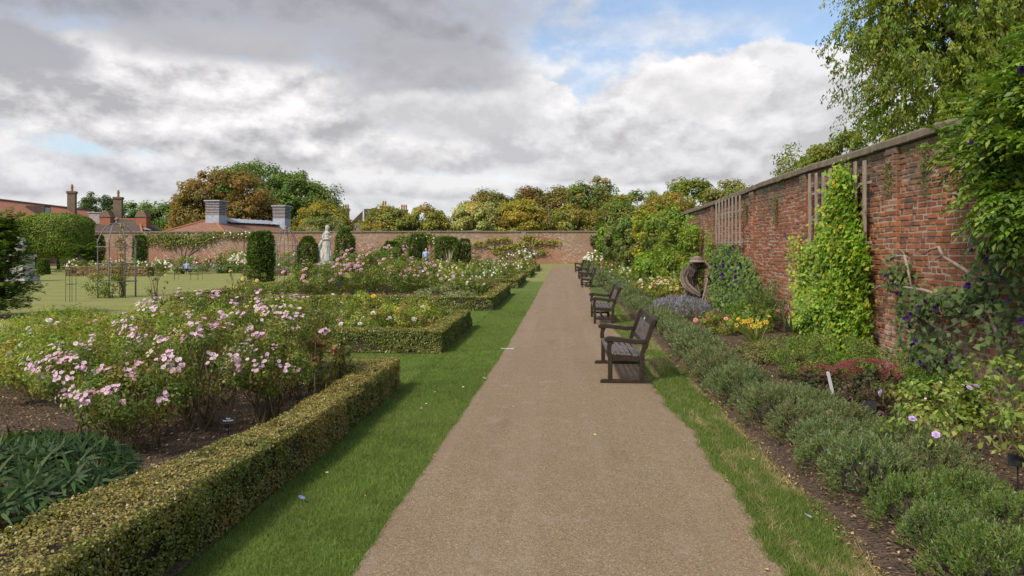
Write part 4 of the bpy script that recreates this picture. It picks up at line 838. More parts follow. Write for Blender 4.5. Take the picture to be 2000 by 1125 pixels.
MB().lathe([(.2, 1.5), (.12, 1.65), (.34, 1.95), (.36, 2.1), (.28, 2.15), (.15, 2.5), (.05, 2.62)], (0, 0), 14).build('urn', 'stone', pd, True)

# ------------------------------------------------------------------ people
def person(label, loc, h, rz, shirt, legs, shortlegs, hairmat, pose):
    p_ = thing('person', label, 'person', loc, rz); k = h/1.75; S = lambda *a: tuple(x*k for x in a)
    T = lambda mb, pts, rad, n=8: mb.tube([S(*q_) for q_ in pts], [x*k for x in rad], n)
    b_ = MB()
    for s in (-1, 1):
        T(b_, [(.10*s, 0, .88), (.11*s, -.02, .48), (.115*s, .02, .08)], [.085, .06, .042]); b_.ball(S(.115*s, -.05, .04), S(.045, .12, .04), 8)
    T(b_, [(0, 0, .85), (0, 0, 1.1), (0, .01, 1.4), (0, 0, 1.5)], [.14, .13, .15, .06]); T(b_, [(0, 0, 1.42), (0, -.02, 1.56)], [.055, .05])
    b_.ball(S(0, -.02, 1.64), S(.078, .095, .115), 12); b_.ball(S(0, -.115, 1.63), S(.015, .025, .022), 6)
    for s in (-1, 1): b_.ball(S(.08*s, -.01, 1.635), S(.014, .022, .03), 6)
    arms = {'phone': {-1: [(-.19, 0, 1.40), (-.25, .02, 1.12), (-.24, -.04, .88)], 1: [(.19, 0, 1.40), (.25, -.08, 1.14), (.10, -.22, 1.42), (.07, -.2, 1.52)]}, 'down': {-1: [(-.19, 0, 1.40), (-.27, .02, 1.14), (-.30, -.04, .92)], 1: [(.19, 0, 1.40), (.26, .02, 1.14), (.25, -.05, .9)]}}[pose]
    for s in (-1, 1):
        a = arms[s]; T(b_, a, list(np.linspace(.055, .034, len(a)))); e = a[-1]; d_ = Vector(e)-Vector(a[-2]); d_.normalize()
        b_.ball(S(*(Vector(e)+d_*.035)), S(.035, .022, .045), 8)
        for f in range(4): o = (-.024+.016*f)*.9; T(b_, [tuple(Vector(e)+d_*.05+Vector((o, 0, 0))), tuple(Vector(e)+d_*(.10-.008*abs(f-1.5))+Vector((o, -.012, 0)))], [.010, .008], 5)
        T(b_, [tuple(Vector(e)+d_*.02+Vector((-s*.02, -.015, 0))), tuple(Vector(e)+d_*.065+Vector((-s*.045, -.03, 0)))], [.011, .009], 5)
    b_.build('body', 'skin', p_, True, remesh=.011*k)
    c_ = MB(); T(c_, [(0, 0, .84), (0, 0, 1.05), (0, .01, 1.36), (0, 0, 1.47)], [.185, .175, .185, .09], 14)
    for s in (-1, 1): a = arms[s]; T(c_, [(.12*s, 0, 1.42), a[0], tuple((Vector(a[0])*.35+Vector(a[1])*.65))], [.085, .085, .082], 10)
    c_.build('shirt', shirt, p_, True, remesh=.014*k)
    c_ = MB(); zb = .5 if shortlegs else .06
    for s in (-1, 1): T(c_, [(.09*s, 0, .90), (.105*s, -.01, .7), (.115*s, 0, zb)], [.125, .108, .09 if shortlegs else .07], 10)
    T(c_, [(0, 0, .80), (0, 0, .95)], [.15, .16], 12); c_.build('shorts' if shortlegs else 'trousers', legs, p_, True, remesh=.014*k)
    c_ = MB(); c_.ball(S(0, .012, 1.675), S(.086, .098, .098), 12); c_.build('hair', hairmat, p_, True)
    return p_
person('man in a pale blue shirt with one hand raised to his mouth, among the roses', (-11.4, 60.2, 0), 1.78, .1, 'blue_cloth', 'grey_cloth', False, 'hair', 'phone')
person('toddler in a blue shirt and dark shorts walking on the far lawn', (-25.5, 47.4, 0), .93, .2, 'blue_cloth', 'navy_cloth', True, 'brown_hair', 'down')
# bending gardener woven from willow rods
wf = thing('willow_sculpture', 'woven willow sculpture of a stooping gardener in a hat with spade', 'sculpture', (4.35, 23.6, 0))
limb = [([(.08, .05, 0), (.06, 0, .42), (-.02, .1, .80)], [.11, .12, .15]), ([(-.20, .12, 0), (-.22, .02, .42), (-.12, .1, .80)], [.11, .12, .15]), ([(-.06, .12, .74), (-.16, .02, 1.05), (-.06, -.18, 1.32)], [.20, .24, .20]), ([(-.04, -.18, 1.30), (.0, -.26, 1.42)], [.10, .09]),
        ([(-.26, -.1, 1.30), (-.42, -.2, .98), (-.34, -.34, .72), (-.10, -.42, .52), (.10, -.46, .38)], [.12, .11, .10, .08, .06]), ([(.14, -.1, 1.34), (.40, -.14, 1.38), (.54, -.24, 1.20), (.42, -.36, .92), (.30, -.42, .75)], [.11, .10, .09, .075, .06])]
mb = MB()
for pts, rad in limb: mb.tube(pts, rad, 10)
mb.ball((.0, -.30, 1.47), (.115, .13, .14), 10)
mb.build('body', 'willow', wf, True, remesh=.02)
mb = MB()
for pts, rad in limb:
    pts = np.array(pts); seg = len(pts)
    for k in range(26):
        a0 = random.uniform(0, 6.3); tw = random.uniform(-1.6, 1.6); t0, t1 = sorted((random.uniform(0, .6), random.uniform(.5, 1))); q_ = []
        for s in np.linspace(t0, t1, 7):
            f = s*(seg-1); i = min(int(f), seg-2); f -= i; p_ = pts[i]*(1-f)+pts[i+1]*f; d_ = Vector(pts[i+1]-pts[i]).normalized(); u = d_.cross(Vector((1, .3, 0))).normalized(); v = d_.cross(u); r_ = (rad[i]*(1-f)+rad[i+1]*f)*1.0+.006; an = a0+tw*s
            q_.append(tuple(Vector(p_)+(u*math.cos(an)+v*math.sin(an))*r_))
        mb.tube(q_, .0105, 4)
mb.build('woven_rods', 'willow_strand', wf, kind='stuff')
ht = MB().lathe([(.13, 1.50), (.25, 1.47), (.26, 1.49), (.205, 1.545), (.175, 1.61), (.10, 1.65), (.01, 1.66)], (0, -.32), 16); 
for z, r_ in ((1.49, .245), (1.51, .225), (1.54, .19), (1.565, .198), (1.59, .188), (1.615, .172), (1.635, .135), (1.652, .085)): ht.tube([(r_*math.cos(x), -.32+r_*math.sin(x), z+.006*math.sin(9*x)) for x in np.linspace(0, 2*math.pi, 19)], .012, 4)
ht.build('hat', 'willow_strand', wf)
sp = thing('spade', 'wooden handled spade held by the willow gardener', 'spade', (4.35, 23.6, 0))
MB().tube([(.33, -.45, 1.0), (.16, -.50, .36), (.12, -.50, .12)], [.025, .028, .03], 7).build('shaft', 'willow_strand', sp); MB().tube([(.24, -.45, 1.02), (.42, -.45, .99)], .025, 6).build('handle', 'willow_strand', sp); MB().prism([(.0, 0), (.2, 0), (.22, .26), (.02, .28)], -.515, -.495).build('blade', 'iron', sp)
# ------------------------------------------------------------------ blossoms
BL = {}
def blossom(kind, mat):
    if (kind, mat) in BL: return BL[(kind, mat)]
    V, F, MI = [], [], []
    def pet(an, r0, r1, wd, z0, z1, lift):
        c, s = math.cos(an), math.sin(an); o = len(V); q_ = lambda r, wv, z: (r*c-wv*s, r*s+wv*c, z)
        V.extend([q_(r0, 0, z0), q_(r1*.62, wd, z1*.7+lift), q_(r1, wd*.42, z1), q_(r1, -wd*.42, z1), q_(r1*.62, -wd, z1*.7+lift)]); F.append((o, o+1, o+2, o+3, o+4)); MI.append(0)
    if kind == 'single':
        for k in range(5): pet(k*1.2566+.1, .03, .5+.04*(k % 2), .30, 0, .10+.03*(k % 3), .02)
        o = len(V); V.extend([(.13*math.cos(x), .13*math.sin(x), .05) for x in (0, 1.05, 2.1, 3.14, 4.2, 5.2)]+[(0, 0, .13)]); F.extend([(o+i, o+(i+1) % 6, o+6) for i in range(6)]); MI.extend([1]*6)
    elif kind == 'double':
        for k in range(6): pet(k*1.047, .05, .5, .27, 0, .12, .03)
        for k in range(5): pet(k*1.2566+.5, .04, .36, .20, .05, .26, .03)
        for k in range(4): pet(k*1.57+.2, .03, .20, .13, .12, .34, .02)
        o = len(V); V.extend([(.1, 0, .2), (-.05, .09, .2), (-.05, -.09, .2), (0, 0, .33)]); F.extend([(o, o+1, o+3), (o+1, o+2, o+3), (o+2, o, o+3)]); MI.extend([0]*3)
    elif kind == 'trumpet':
        n = 10; V.extend([(.07*math.cos(x*.628), .07*math.sin(x*.628), -.45) for x in range(n)]+[(.16*math.cos(x*.628), .16*math.sin(x*.628), -.05) for x in range(n)]+[(.5*math.cos(x*.628), .5*math.sin(x*.628), .08-.05*(x % 2)) for x in range(n)])
        F.extend([(i*n+k, i*n+(k+1) % n, (i+1)*n+(k+1) % n, (i+1)*n+k) for i in range(2) for k in range(n)]); MI.extend([0]*20)
    elif kind == 'lily':
        for k in range(6): pet(k*1.047, .04, .55, .15, -.3, .10+.05*(k % 2), .14)
    elif kind == 'head':   # flat domed flower head of many tiny stars
        for k in range(16):
            a, rr = k*2.4, .13*math.sqrt(k); x, y, z = rr*math.cos(a), rr*math.sin(a), .22*(1-rr*rr*2.5); o = len(V)
            V.extend([(x+.09, y, z), (x-.045, y+.08, z), (x-.045, y-.08, z), (x, y, z+.09)]); F.extend([(o, o+1, o+3), (o+1, o+2, o+3), (o+2, o, o+3)]); MI.extend([0]*3)
    me = bpy.data.meshes.new('blossom'); me.from_pydata(V, [], F); me.update(); me.materials.append(MATS[mat]); me.materials.append(MATS['pollen']); me.polygons.foreach_set('material_index', MI)
    BL[(kind, mat)] = me; return me
def put_blossoms(root, pts, dirs, kind, mat, size, name='blossom'):
    me = blossom(kind, mat)
    for p_, d_ in zip(pts, dirs):
        o = bpy.data.objects.new(name, me); C.objects.link(o); o.parent = root; o.location = tuple(p_); s_ = size*random.uniform(.75, 1.2)
        o.rotation_mode = 'QUATERNION'; o.rotation_quaternion = Vector(d_).to_track_quat('Z', 'Y') @ Euler((0, 0, random.uniform(0, 6.3))).to_quaternion(); o.scale = (s_, s_, s_)
COLRGB = {'pale_pink': (.50, .30, .45), 'pink': (.48, .2, .36), 'white': (.47, .48, .56), 'cream': (.48, .45, .36), 'yellow': (.50, .4, .14), 'peach': (.5, .35, .25), 'crimson': (.48, .03, .1), 'gold': (.84, .55, .05), 'lilac': (.26, .23, .46), 'blue': (.30, .32, .66), 'purple': (.07, .02, .16)}
def bush(name, label, loc, r, h, n, L, cols, blooms=(), group=None, nc=None, cr=None, bare=.25, stems=9, cat='rose bush', asp=.55, cluster=4, joined=False, mat='leaf', droop=.25, ry=None, face=(-.15, -.75, .75), w_=None, up=.5, shell=.45):
    """a shrub: stems, foliage and its blossoms; blooms = (kind, colour, how many, size)"""
    root = thing(name, label, cat, loc, 0, group); rz = h*(1-bare)/2; ell = [(0, 0, h-rz, r, ry or r, rz)]
    nc = nc or max(14, n//45); cr = cr or r*.22
    P, out, j, cc = clump_points(n, ell, nc, cr, shell, .8); P[:, 2] = np.maximum(P[:, 2], .03)
    T, N = leafframe(P, out, up, .55, droop); cl = pal(nc, cols, .16, w_); col = clipc(cl[j]*(1+rng.normal(0, .2, (n, 1))))
    leaves('foliage', P, T, N, L*(.6+.7*rng.random(n)), L*asp*(.6+.7*rng.random(n)), col, root, mat, .22)
    if stems:
        mb = MB()
        for i in rng.choice(nc, min(stems, nc), replace=False):
            b0 = (random.uniform(-.42, .42)*r, random.uniform(-.42, .42)*r, -.02); q_ = wobble(b0, tuple(cc[i]), 5, .08, -.06); mb.tube(q_, list(np.linspace(.006+.004*h, .0025+.0012*h, 5)), 5)
        mb.build('stems', 'stem', root)
    for kind, colr, cnt, size in blooms:
        m_ = max(1, cnt//cluster); d_ = rdir(m_*3)+np.array(face)*.9; d_ = nrm(d_)[:m_]; d_[:, 2] = np.abs(d_[:, 2])*.9+.02; d_ = nrm(d_)
        cp = np.array([0, 0, h-rz])+d_*np.array([r, ry or r, rz])*(1.0+.10*rng.random((m_, 1)))
        k = np.repeat(np.arange(m_), cluster); pts = cp[k]+rng.normal(0, size*(.75 if cluster > 1 else .1), (len(k), 3)); dr = nrm(d_[k]*.8+np.array([0, -.25, .7])+rng.normal(0, .35, (len(k), 3)))
        if joined:
            c3 = np.tile(np.array(COLRGB[colr]), (len(k), 1))*(1+rng.normal(0, .12, (len(k), 1))); T2 = rdir(len(k)); leaves('blossoms', pts, T2, dr, size*1.1, size, clipc(c3), root, 'leaf', .1, 'stuff')
        else: put_blossoms(root, pts, dr, kind, colr, size)
    return root
RG = [(.085, .115, .026), (.11, .135, .034), (.065, .095, .022), (.13, .125, .04)]
LG = [(.13, .165, .03), (.16, .185, .035), (.10, .14, .028), (.17, .14, .05)]
DG = [(.06, .09, .024), (.08, .11, .03), (.05, .075, .02)]
# the pale pink shrub roses in the nearest bed
g_ = 'pale pink roses in the nearest bed'
for (x, y, r, h, nb, lb) in [(-4.65, 7.0, .62, .98, 56, 'pale pink rose bush spreading lowest at the left, over bare soil'), (-3.85, 7.45, .70, 1.05, 48, 'pale pink rose bush in the middle of the nearest bed'), (-4.35, 8.3, .78, 1.32, 60, 'tallest pale pink rose bush in the nearest bed'), (-3.45, 8.75, .68, 1.26, 52, 'pale pink rose bush at the back right, beside browning leaves'), (-4.05, 6.55, .55, .78, 30, 'low pale pink rose bush just above the dark narrow leaved clump'), (-3.25, 7.75, .45, .88, 34, 'pale pink rose bush nearest the label plate beside the hedge')]:
    bush('rose_bush', lb, (x, y, .03), r, h*1.06, 4300, .040, RG+DG[:1]+[(.15, .10, .05)], [('single', 'pale_pink', int(nb*2.2), .043), ('double', 'pink', 21, .024), ('double', 'cream', 14, .030)], g_, nc=85, cr=.14, bare=.36, stems=26, cluster=7, face=(0, -.9, .35))
g_ = 'leafy roses at the left of the nearest beds'
for (x, y, r, h, bl, lb) in [(-6.3, 8.7, .85, .82, [('double', 'white', 2, .09)], 'light green rose bush at the left edge with two white blooms'), (-7.1, 9.6, .9, .86, [('double', 'cream', 3, .08)], 'light green rose bush cut by the left edge, cream blooms'), (-6.0, 9.75, .8, .82, [('double', 'crimson', 1, .12)], 'light green rose bush with a single crimson bloom'), (-5.2, 9.2, .75, .92, [('double', 'pale_pink', 6, .08)], 'green rose bush with few pink blooms behind the pale pink roses')]:
    bush('rose_bush', lb, (x, y, .03), r, h, 3600, .055, LG, bl, g_, nc=80, cr=.17, bare=.2, stems=16, cluster=1)
bush('rose_bush', 'rose bush with a cluster of white blooms at far left of the lawn edge', (-9.4, 12.6, 0), 1.0, .68, 3000, .055, LG+RG[:1], [('double', 'white', 6, .10)], g_, nc=70, cr=.18, cluster=3)
for (x, y, r, h, bl, lb) in [(-8.0, 13.0, .9, .70, [('double', 'pale_pink', 3, .09)], 'rose bush with three pink blooms behind the light green roses'), (-10.6, 14.6, 1.0, .62, [('double', 'peach', 3, .09)], 'rose bush with peach buds at the left edge by the dark yew'), (-7.2, 14.6, .9, .72, [('double', 'cream', 4, .1)], 'yellowish green rose bush with cream blooms facing the lawn'), (-8.9, 15.6, .9, .64, [('double', 'white', 3, .1)], 'yellowish green rose bush with one white cluster, in front of the arbour')]:
    bush('rose_bush', lb, (x, y, 0), r, h, 2600, .06, LG, bl, g_, nc=60, cr=.2, cluster=1)
# second bed: yellow and white roses, leafy perennials
g_ = 'mixed plants in the second bed'
for (x, y, r, h, bl, cols, lb) in [(-6.2, 15.2, .85, .86, [('double', 'yellow', 9, .085), ('double', 'cream', 6, .08)], LG, 'rose bush full of yellow and cream blooms left of the second hedge'), (-5.3, 15.9, .75, .9, [('double', 'cream', 7, .08)], LG, 'rose bush with cream blooms right of the yellow one'),
        (-4.9, 14.4, .7, .62, [], [(.085, .115, .045), (.10, .13, .05)], 'grey green leafy perennial just inside the second hedge'), (-4.1, 14.5, .6, .6, [('double', 'white', 3, .1)], LG, 'light green rose bush with white blooms over the second hedge'), (-3.6, 15.0, .55, .68, [('double', 'white', 4, .1)], LG, 'rose bush with white blooms in the middle of the second bed'),
        (-3.1, 15.6, .5, .62, [('double', 'white', 3, .11)], LG+[(.2, .13, .06)], 'rose bush with one large white bloom near the second hedge corner'), (-4.5, 16.6, .75, .85, [('double', 'gold', 1, .13), ('single', 'blue', 6, .04)], LG, 'light green rose bush with an orange bloom standing high'), (-3.4, 16.6, .6, .75, [('double', 'gold', 1, .12)], LG, 'light green rose bush with one orange bloom at the back of the bed'), (-4.0, 14.0, .45, .4, [('single', 'blue', 14, .045)], LG[:2]+RG[:1], 'low plant with small blue flowers behind the second hedge'), (-2.95, 16.8, .4, .5, [], RG+[(.16, .12, .05)], 'small brownish green bush in the back corner of the second bed')]:
    bush('rose_bush' if 'rose' in lb else 'perennial_plant', lb, (x, y, .02), r, h, 2300, .055, cols, bl, g_, nc=60, cr=.14, bare=.15, cluster=1, cat='rose bush' if 'rose' in lb else 'plant')
# third bed: tall pink roses, white and blush roses to the right
g_ = 'roses in the third bed'
for i, (x, y, r, h, nb, lb) in enumerate([(-8.6, 24.6, 1.1, 1.45, 26, 'tall pink rose bush at the left end of the third bed'), (-7.4, 25.2, 1.15, 1.8, 34, 'pink rose bush below the statue in the third bed'), (-6.2, 25.4, 1.15, 1.95, 40, 'tallest pink rose bush in the middle of the third bed'), (-5.3, 26.2, 1.0, 1.45, 28, 'pink rose bush on the right of the tallest one'), (-8.2, 26.6, 1.1, 1.5, 16, 'pink rose bush behind the left end of the third bed')]):
    bush('rose_bush', lb, (x, y, 0), r, h, 3600, .075, RG+[(.12, .15, .035)], [('double', 'pink', nb, .12)], g_, nc=80, cr=.22, bare=.15, cluster=2)
for (x, y, r, h, bl, cols, lb) in [(-4.0, 24.0, .9, .62, [], [(.12, .14, .085), (.14, .155, .10)], 'silvery grey green perennial above the third hedge'), (-3.2, 23.4, .6, .5, [], [(.115, .135, .08), (.13, .15, .09)], 'silvery grey green perennial nearest the third hedge corner'), (-3.9, 26.0, .9, 1.15, [('double', 'white', 14, .085), ('double', 'pink', 6, .09)], RG, 'rose bush mixing white and pink blooms in the third bed'), (-3.2, 25.6, .7, .85, [('double', 'white', 8, .085)], RG, 'rose bush with white blooms beside the silvery perennial'), (-3.4, 27.6, .9, 1.1, [('double', 'white', 20, .085)], RG, 'rose bush with dense white blooms towards the back of the third bed'), (-2.95, 26.9, .5, .7, [('double', 'pale_pink', 18, .08)], [(.17, .13, .07), (.13, .12, .05)], 'twiggy rose bush with small blush blooms by the third hedge'), (-4.6, 28.4, .9, 1.2, [('double', 'cream', 14, .1)], LG, 'rose bush with cream blooms at the back of the third bed'), (-9.8, 23.6, .8, .7, [('double', 'pink', 4, .1)], RG, 'low rose bush with pink blooms at the left corner of the third hedge'), (-10.8, 24.8, .9, .75, [('double', 'yellow', 4, .1)], LG, 'low rose bush with yellow blooms beside the lawn')]:
    bush('rose_bush' if 'rose' in lb else 'perennial_plant', lb, (x, y, 0), r, h, 1900, .075, cols, bl, g_, nc=50, cr=.17, bare=.15, cluster=2, cat='rose bush' if 'rose' in lb else 'plant')
for k, (x, y, h) in enumerate([(-11.2, 19.2, 1.35), (-8.1, 18.6, 1.45), (-9.4, 20.2, 1.3)]):
    bush('rose_bush', ('thin upright rose shoot against the lawn, left of three', 'thin upright rose shoot against the lawn, nearest the yellow roses', 'thin upright rose shoot against the lawn, in the middle')[k], (x, y, 0), .35, h, 260, .06, [(.10, .09, .04), (.13, .11, .05)], [('double', 'yellow', 2, .1)], 'thin rose shoots seen against the lawn', nc=24, cr=.07, bare=.35, stems=14, cluster=1)
# farther beds and the borders under the end wall
def drift(label, group, spots, n, L, blooms, cols, h, r, cat='rose bush', name='rose_bush'):
    for x, y in spots:
        k = random.choice(blooms); hh = h*random.uniform(.8, 1.2); rr = r*random.uniform(.85, 1.2)
        bush(name, label, (x, y, 0), rr, hh, n, L, cols, [('double', c, m_, s_) for c, m_, s_ in k], group, nc=max(16, n//30), cr=rr*.24, bare=.08, stems=0, cat=cat, joined=True, cluster=2)
drift('white or cream rose bush in the fourth bed', 'roses in the fourth bed', [(-3.2, 35), (-4.6, 35.2), (-6, 35.5), (-7.6, 35), (-3.2, 37), (-4.8, 37.5), (-6.8, 37.4), (-3, 39.2), (-4.6, 39.6), (-6.4, 39.6)], 900, .11, [[('white', 16, .12)], [('cream', 12, .12)], [('white', 10, .12), ('peach', 6, .11)]], RG+LG[:1], .85, .85)
drift('white or pink rose bush in the fifth bed', 'roses in the fifth bed', [(-3, 46), (-4.6, 46.2), (-6.4, 46.4), (-8.2, 46), (-3, 48.5), (-4.8, 49), (-6.8, 49), (-3, 50.8), (-5, 51.2)], 700, .13, [[('white', 14, .14)], [('pale_pink', 10, .14)], [('cream', 12, .13)]], RG+LG[:1], .85, .95)
drift('blush or white rose bush in the bed nearest the end wall', 'roses in the farthest bed', [(-2.8, 56.5), (-4.6, 57), (-6.4, 57), (-3, 59.2), (-5, 59.6), (-7, 59.6), (-8.8, 58), (-3.2, 61.5), (-5.2, 61.6)], 600, .15, [[('white', 14, .16)], [('crimson', 4, .14)], [('yellow', 8, .15)], [('pale_pink', 8, .15)]], OL[:2]+RG, .85, 1.0)
bush('hydrangea_bush', 'bush of pale lilac white flower heads at the far end of the left hedge', (-2.9, 64, 0), .9, 1.75, 1200, .14, RG, [('double', 'lilac', 14, .2), ('double', 'white', 26, .2)], None, bare=.1, stems=0, cat='shrub', joined=True, cluster=3)
drift('brown green leafy shrub in the border under the end wall', 'shrubs under the end wall', [(-6.5, 74), (-9.5, 75), (-12.5, 75.5), (-16, 74.5), (-20, 74), (-24, 73), (-4.5, 76), (-28, 70), (-32, 68)], 700, .18, [[('white', 4, .2)], [('crimson', 4, .18)], [('pale_pink', 4, .18)]], OL+RG, 1.7, 1.5, 'shrub', 'border_shrub')
drift('white flowered plant in the border along the far lawn', 'flower border along the far lawn', [(-33.6, 48.2), (-31.8, 48.4), (-30.2, 48.6), (-28.8, 48.8), (-27.4, 49.2), (-31, 50), (-29, 50.5)], 700, .13, [[('white', 22, .15)], [('white', 14, .15), ('pale_pink', 6, .15)], [('cream', 10, .15)]], RG+[(.14, .15, .09)], 1.0, .95, 'plant', 'border_plant')
drift('pink or crimson flowered plant in the border behind the arbour', 'flower border along the far lawn', [(-27, 52), (-25.6, 52.5), (-26.4, 54), (-24.5, 54.5), (-28.5, 53)], 700, .14, [[('pink', 16, .15)], [('crimson', 8, .15), ('white', 6, .14)]], RG, 1.2, 1.0, 'plant', 'border_plant')
drift('lavender blue flowered plant in the far border left of the toddler', 'flower border along the far lawn', [(-26.8, 49.2), (-25.9, 49.4), (-25.0, 50.4)], 700, .12, [[('lilac', 40, .10)]], [(.13, .15, .09), (.11, .13, .07)], .75, .7, 'plant', 'border_plant')
drift('mound of small white daisies behind the low dark hedge', 'flower border along the far lawn', [(-23.9, 52.4), (-22.8, 52.6), (-21.8, 52.8)], 600, .11, [[('white', 90, .11)]], [(.14, .15, .08), (.12, .14, .07)], 1.25, .8, 'plant', 'border_plant')
drift('green shrub in the border between the toddler and the yew column', 'flower border along the far lawn', [(-25.6, 55.5), (-23.5, 57), (-21, 56), (-19, 54.5), (-20.5, 52), (-18.5, 57.5), (-17, 60), (-19.5, 61), (-22, 62)], 700, .15, [[('white', 6, .15)], [('white', 4, .15)]], OL[:2]+RG, 1.35, 1.3, 'shrub', 'border_shrub')
drift('leafy shrub among the roses behind the statue', 'shrubs behind the statue', [(-11, 54), (-9, 55), (-13.5, 57), (-10.5, 57.6), (-12, 46), (-10, 47), (-9.8, 43)], 800, .14, [[('white', 6, .15)], [('pale_pink', 6, .15)]], RG+LG[:1], 1.0, 1.1, 'shrub', 'border_shrub')
# climbers pinned to the far wall
def wallplant(label, pts, n, L, cols, r, bl=None, group='climbers on the end wall'):
    root = thing('wall_climber', label, 'climber', (0, BY, 0), 0, group); pts = np.array(pts, float); k = rng.integers(0, len(pts), n)
    P = np.stack([pts[k, 0]+rng.normal(0, r, n), -.12-.22*rng.random(n), np.clip(pts[k, 1]+rng.normal(0, r*.35, n), .1, 3.9)], 1); out = np.tile(np.array([0, -1., .2]), (n, 1)); T, N = leafframe(P, out, .3, .5, .4)
    leaves('foliage', P, T, N, L*(.6+.8*rng.random(n)), L*.7, clipc(pal(n, cols, .22)), root)
    mb = MB(); x0 = pts[:, 0].mean()
    for p_ in pts[:10]: mb.tube([(q_[0], -.06, q_[2]) for q_ in wobble((x0, 0, 0), (p_[0], 0, p_[1]), 5, .06, -.05)], [.05, .045, .035, .025, .015], 5)
    mb.build('stems', 'pale_branch', root)
    if bl: m_ = bl[1]; kk = rng.integers(0, len(pts), m_); Q = np.stack([pts[kk, 0]+rng.normal(0, r, m_), np.full(m_, -.4), pts[kk, 1]+rng.normal(0, r*.35, m_)], 1); leaves('blossoms', Q, rdir(m_), np.tile(np.array([0, -1., .3]), (m_, 1)), .22, .2, np.tile(np.array(COLRGB[bl[0]]), (m_, 1)), root, 'leaf', .1, 'stuff')
wallplant('spreading vine with bare crooked stems on the end wall by the path', [(-9.2, 2.2), (-7.6, 2.6), (-6.2, 2.7), (-5.4, 1.9), (-3.6, 2.9), (-2.8, 2.4), (-1.0, 2.4), (-4.4, 2.1), (-7.0, 1.7), (-2.2, 1.3)], 900, .26, [(.15, .15, .03), (.12, .13, .03), (.19, .17, .04)], .42)
wallplant('green climber draped along the top of the end wall behind the arbour', [(-48, 2.7), (-46, 3.0), (-44.5, 2.9), (-43, 2.6), (-41.5, 3.0), (-40.3, 3.1), (-45, 2.2), (-42, 2.3)], 1000, .26, [(.09, .115, .028), (.12, .135, .035)], .8)
wallplant('white flowered climber at the top of the end wall below the turrets', [(-37, 3.2), (-35.5, 3.3), (-34.5, 3.1), (-38.2, 3.2)], 500, .22, [(.11, .12, .04), (.14, .13, .05)], .7, ('white', 26))
wallplant('leafy climber on the end wall behind the man in blue', [(-17.5, 2.8), (-16.5, 2.4), (-15.5, 3.0), (-18.5, 2.2), (-13.5, 2.6), (-12.6, 2.3), (-14.5, 2.8)], 1500, .25, [(.09, .115, .026), (.13, .14, .03)], .65, ('white', 14))
# rose climbing in the nearer arbour
bush('climbing_rose', 'sparse climbing rose up the right side of the nearer arbour', (-17.0, 26.75, 0), .22, 3.0, 650, .085, [(.14, .10, .05), (.11, .10, .04), (.16, .12, .06)], [], None, nc=60, cr=.12, bare=.05, stems=8, cat='climber', shell=.1)
bush('rose_bush', 'leafy rose growing at the foot of the nearer arbour', (-17.5, 26.4, 0), .75, .95, 1000, .09, RG, [('double', 'white', 2, .1)], None, nc=36, cr=.2, bare=.1, cluster=1)
# ------------------------------------------------------------------ lavender edging on the right
def mound_mesh(r, h, nsh, per, L, W, cols, seed):
    a = rng.random(nsh)*2*np.pi; z = rng.random(nsh)**.8; rr = np.sqrt(np.clip(1-(z*.95)**2, 0, 1))
    lump = 1+.20*np.sin(3*a+seed)*rr+.16*np.sin(7*a+seed*2)
    base = np.stack([r*rr*lump*np.cos(a), r*rr*lump*np.sin(a), h*(.16+.84*z)*(.85+.3*rng.random(nsh))], 1); out = nrm(np.stack([np.cos(a)*rr, np.sin(a)*rr, .55+z], 1)+rng.normal(0, .25, (nsh, 3)))
    k = np.repeat(np.arange(nsh), per); s = np.tile(np.arange(per)/per, nsh)
    T = nrm(out[k]+rng.normal(0, .42, (len(k), 3))); P = base[k]+out[k]*((s-.8)*.075)[:, None]+T*.014
    N = nrm(rng.normal(0, 1, (len(k), 3))+out[k]*.4)
    hue = pal(nsh, cols, .14); low = (z < .25)[:, None]; hue = np.where(low & (rng.random((nsh, 1)) < .55), np.array([[.15, .115, .07]])*(1+rng.normal(0, .15, (nsh, 1))), hue)
    col = clipc(hue[k]*(1+rng.normal(0, .14, (len(k), 1))))
    n = len(P); B = nrm(np.cross(N, T)); LL = (L*(.6+.7*rng.random(n)))[:, None]; WW = W
    V = np.stack([P-T*LL*.5, P+B*WW*.5, P+T*LL*.5, P-B*WW*.5], 1).reshape(-1, 3)
    return npmesh('foliage', V, np.arange(4*n).reshape(n, 4), np.repeat(np.clip(col*np.array([1.45, 1.56, 1.16]), 0, .8), 4, 0))
def mound_core(r, h):
    mb = MB()
    for k in range(46):
        a = random.uniform(0, 6.28); q_ = random.uniform(.35, .95); mb.tube([(random.uniform(-.06, .06), random.uniform(-.06, .06), 0), (r*q_*.6*math.cos(a), r*q_*.6*math.sin(a), h*.4), (r*q_*math.cos(a), r*q_*math.sin(a), h*random.uniform(.45, .85))], [.006, .005, .004], 4)
    mb.ball((0, 0, h*.28), (r*.55, r*.55, h*.34), 10); me = bpy.data.meshes.new('stems'); me.from_pydata(mb.v, [], mb.f); me.update(); me.materials.append(MATS['twig']); return me
LAV = [(.115, .135, .072), (.145, .16, .095), (.095, .118, .05), (.175, .185, .13)]; GRN = [(.095, .135, .036), (.12, .15, .046), (.08, .115, .036), (.14, .16, .075)]
nearm = [(mound_mesh(.36, .40, 820, 12, .031, .0078, (GRN, GRN+LAV[:2], LAV+GRN[:1], LAV, LAV[:2]+[(.15, .125, .075)], LAV[1:]+GRN[2:])[k], k), mound_core(.36, .40)) for k in range(6)]
midm = [(mound_mesh(.40, .42, 300, 9, .07, .016, LAV+[(.16, .15, .09)], k+7), mound_core(.40, .42)) for k in range(3)]
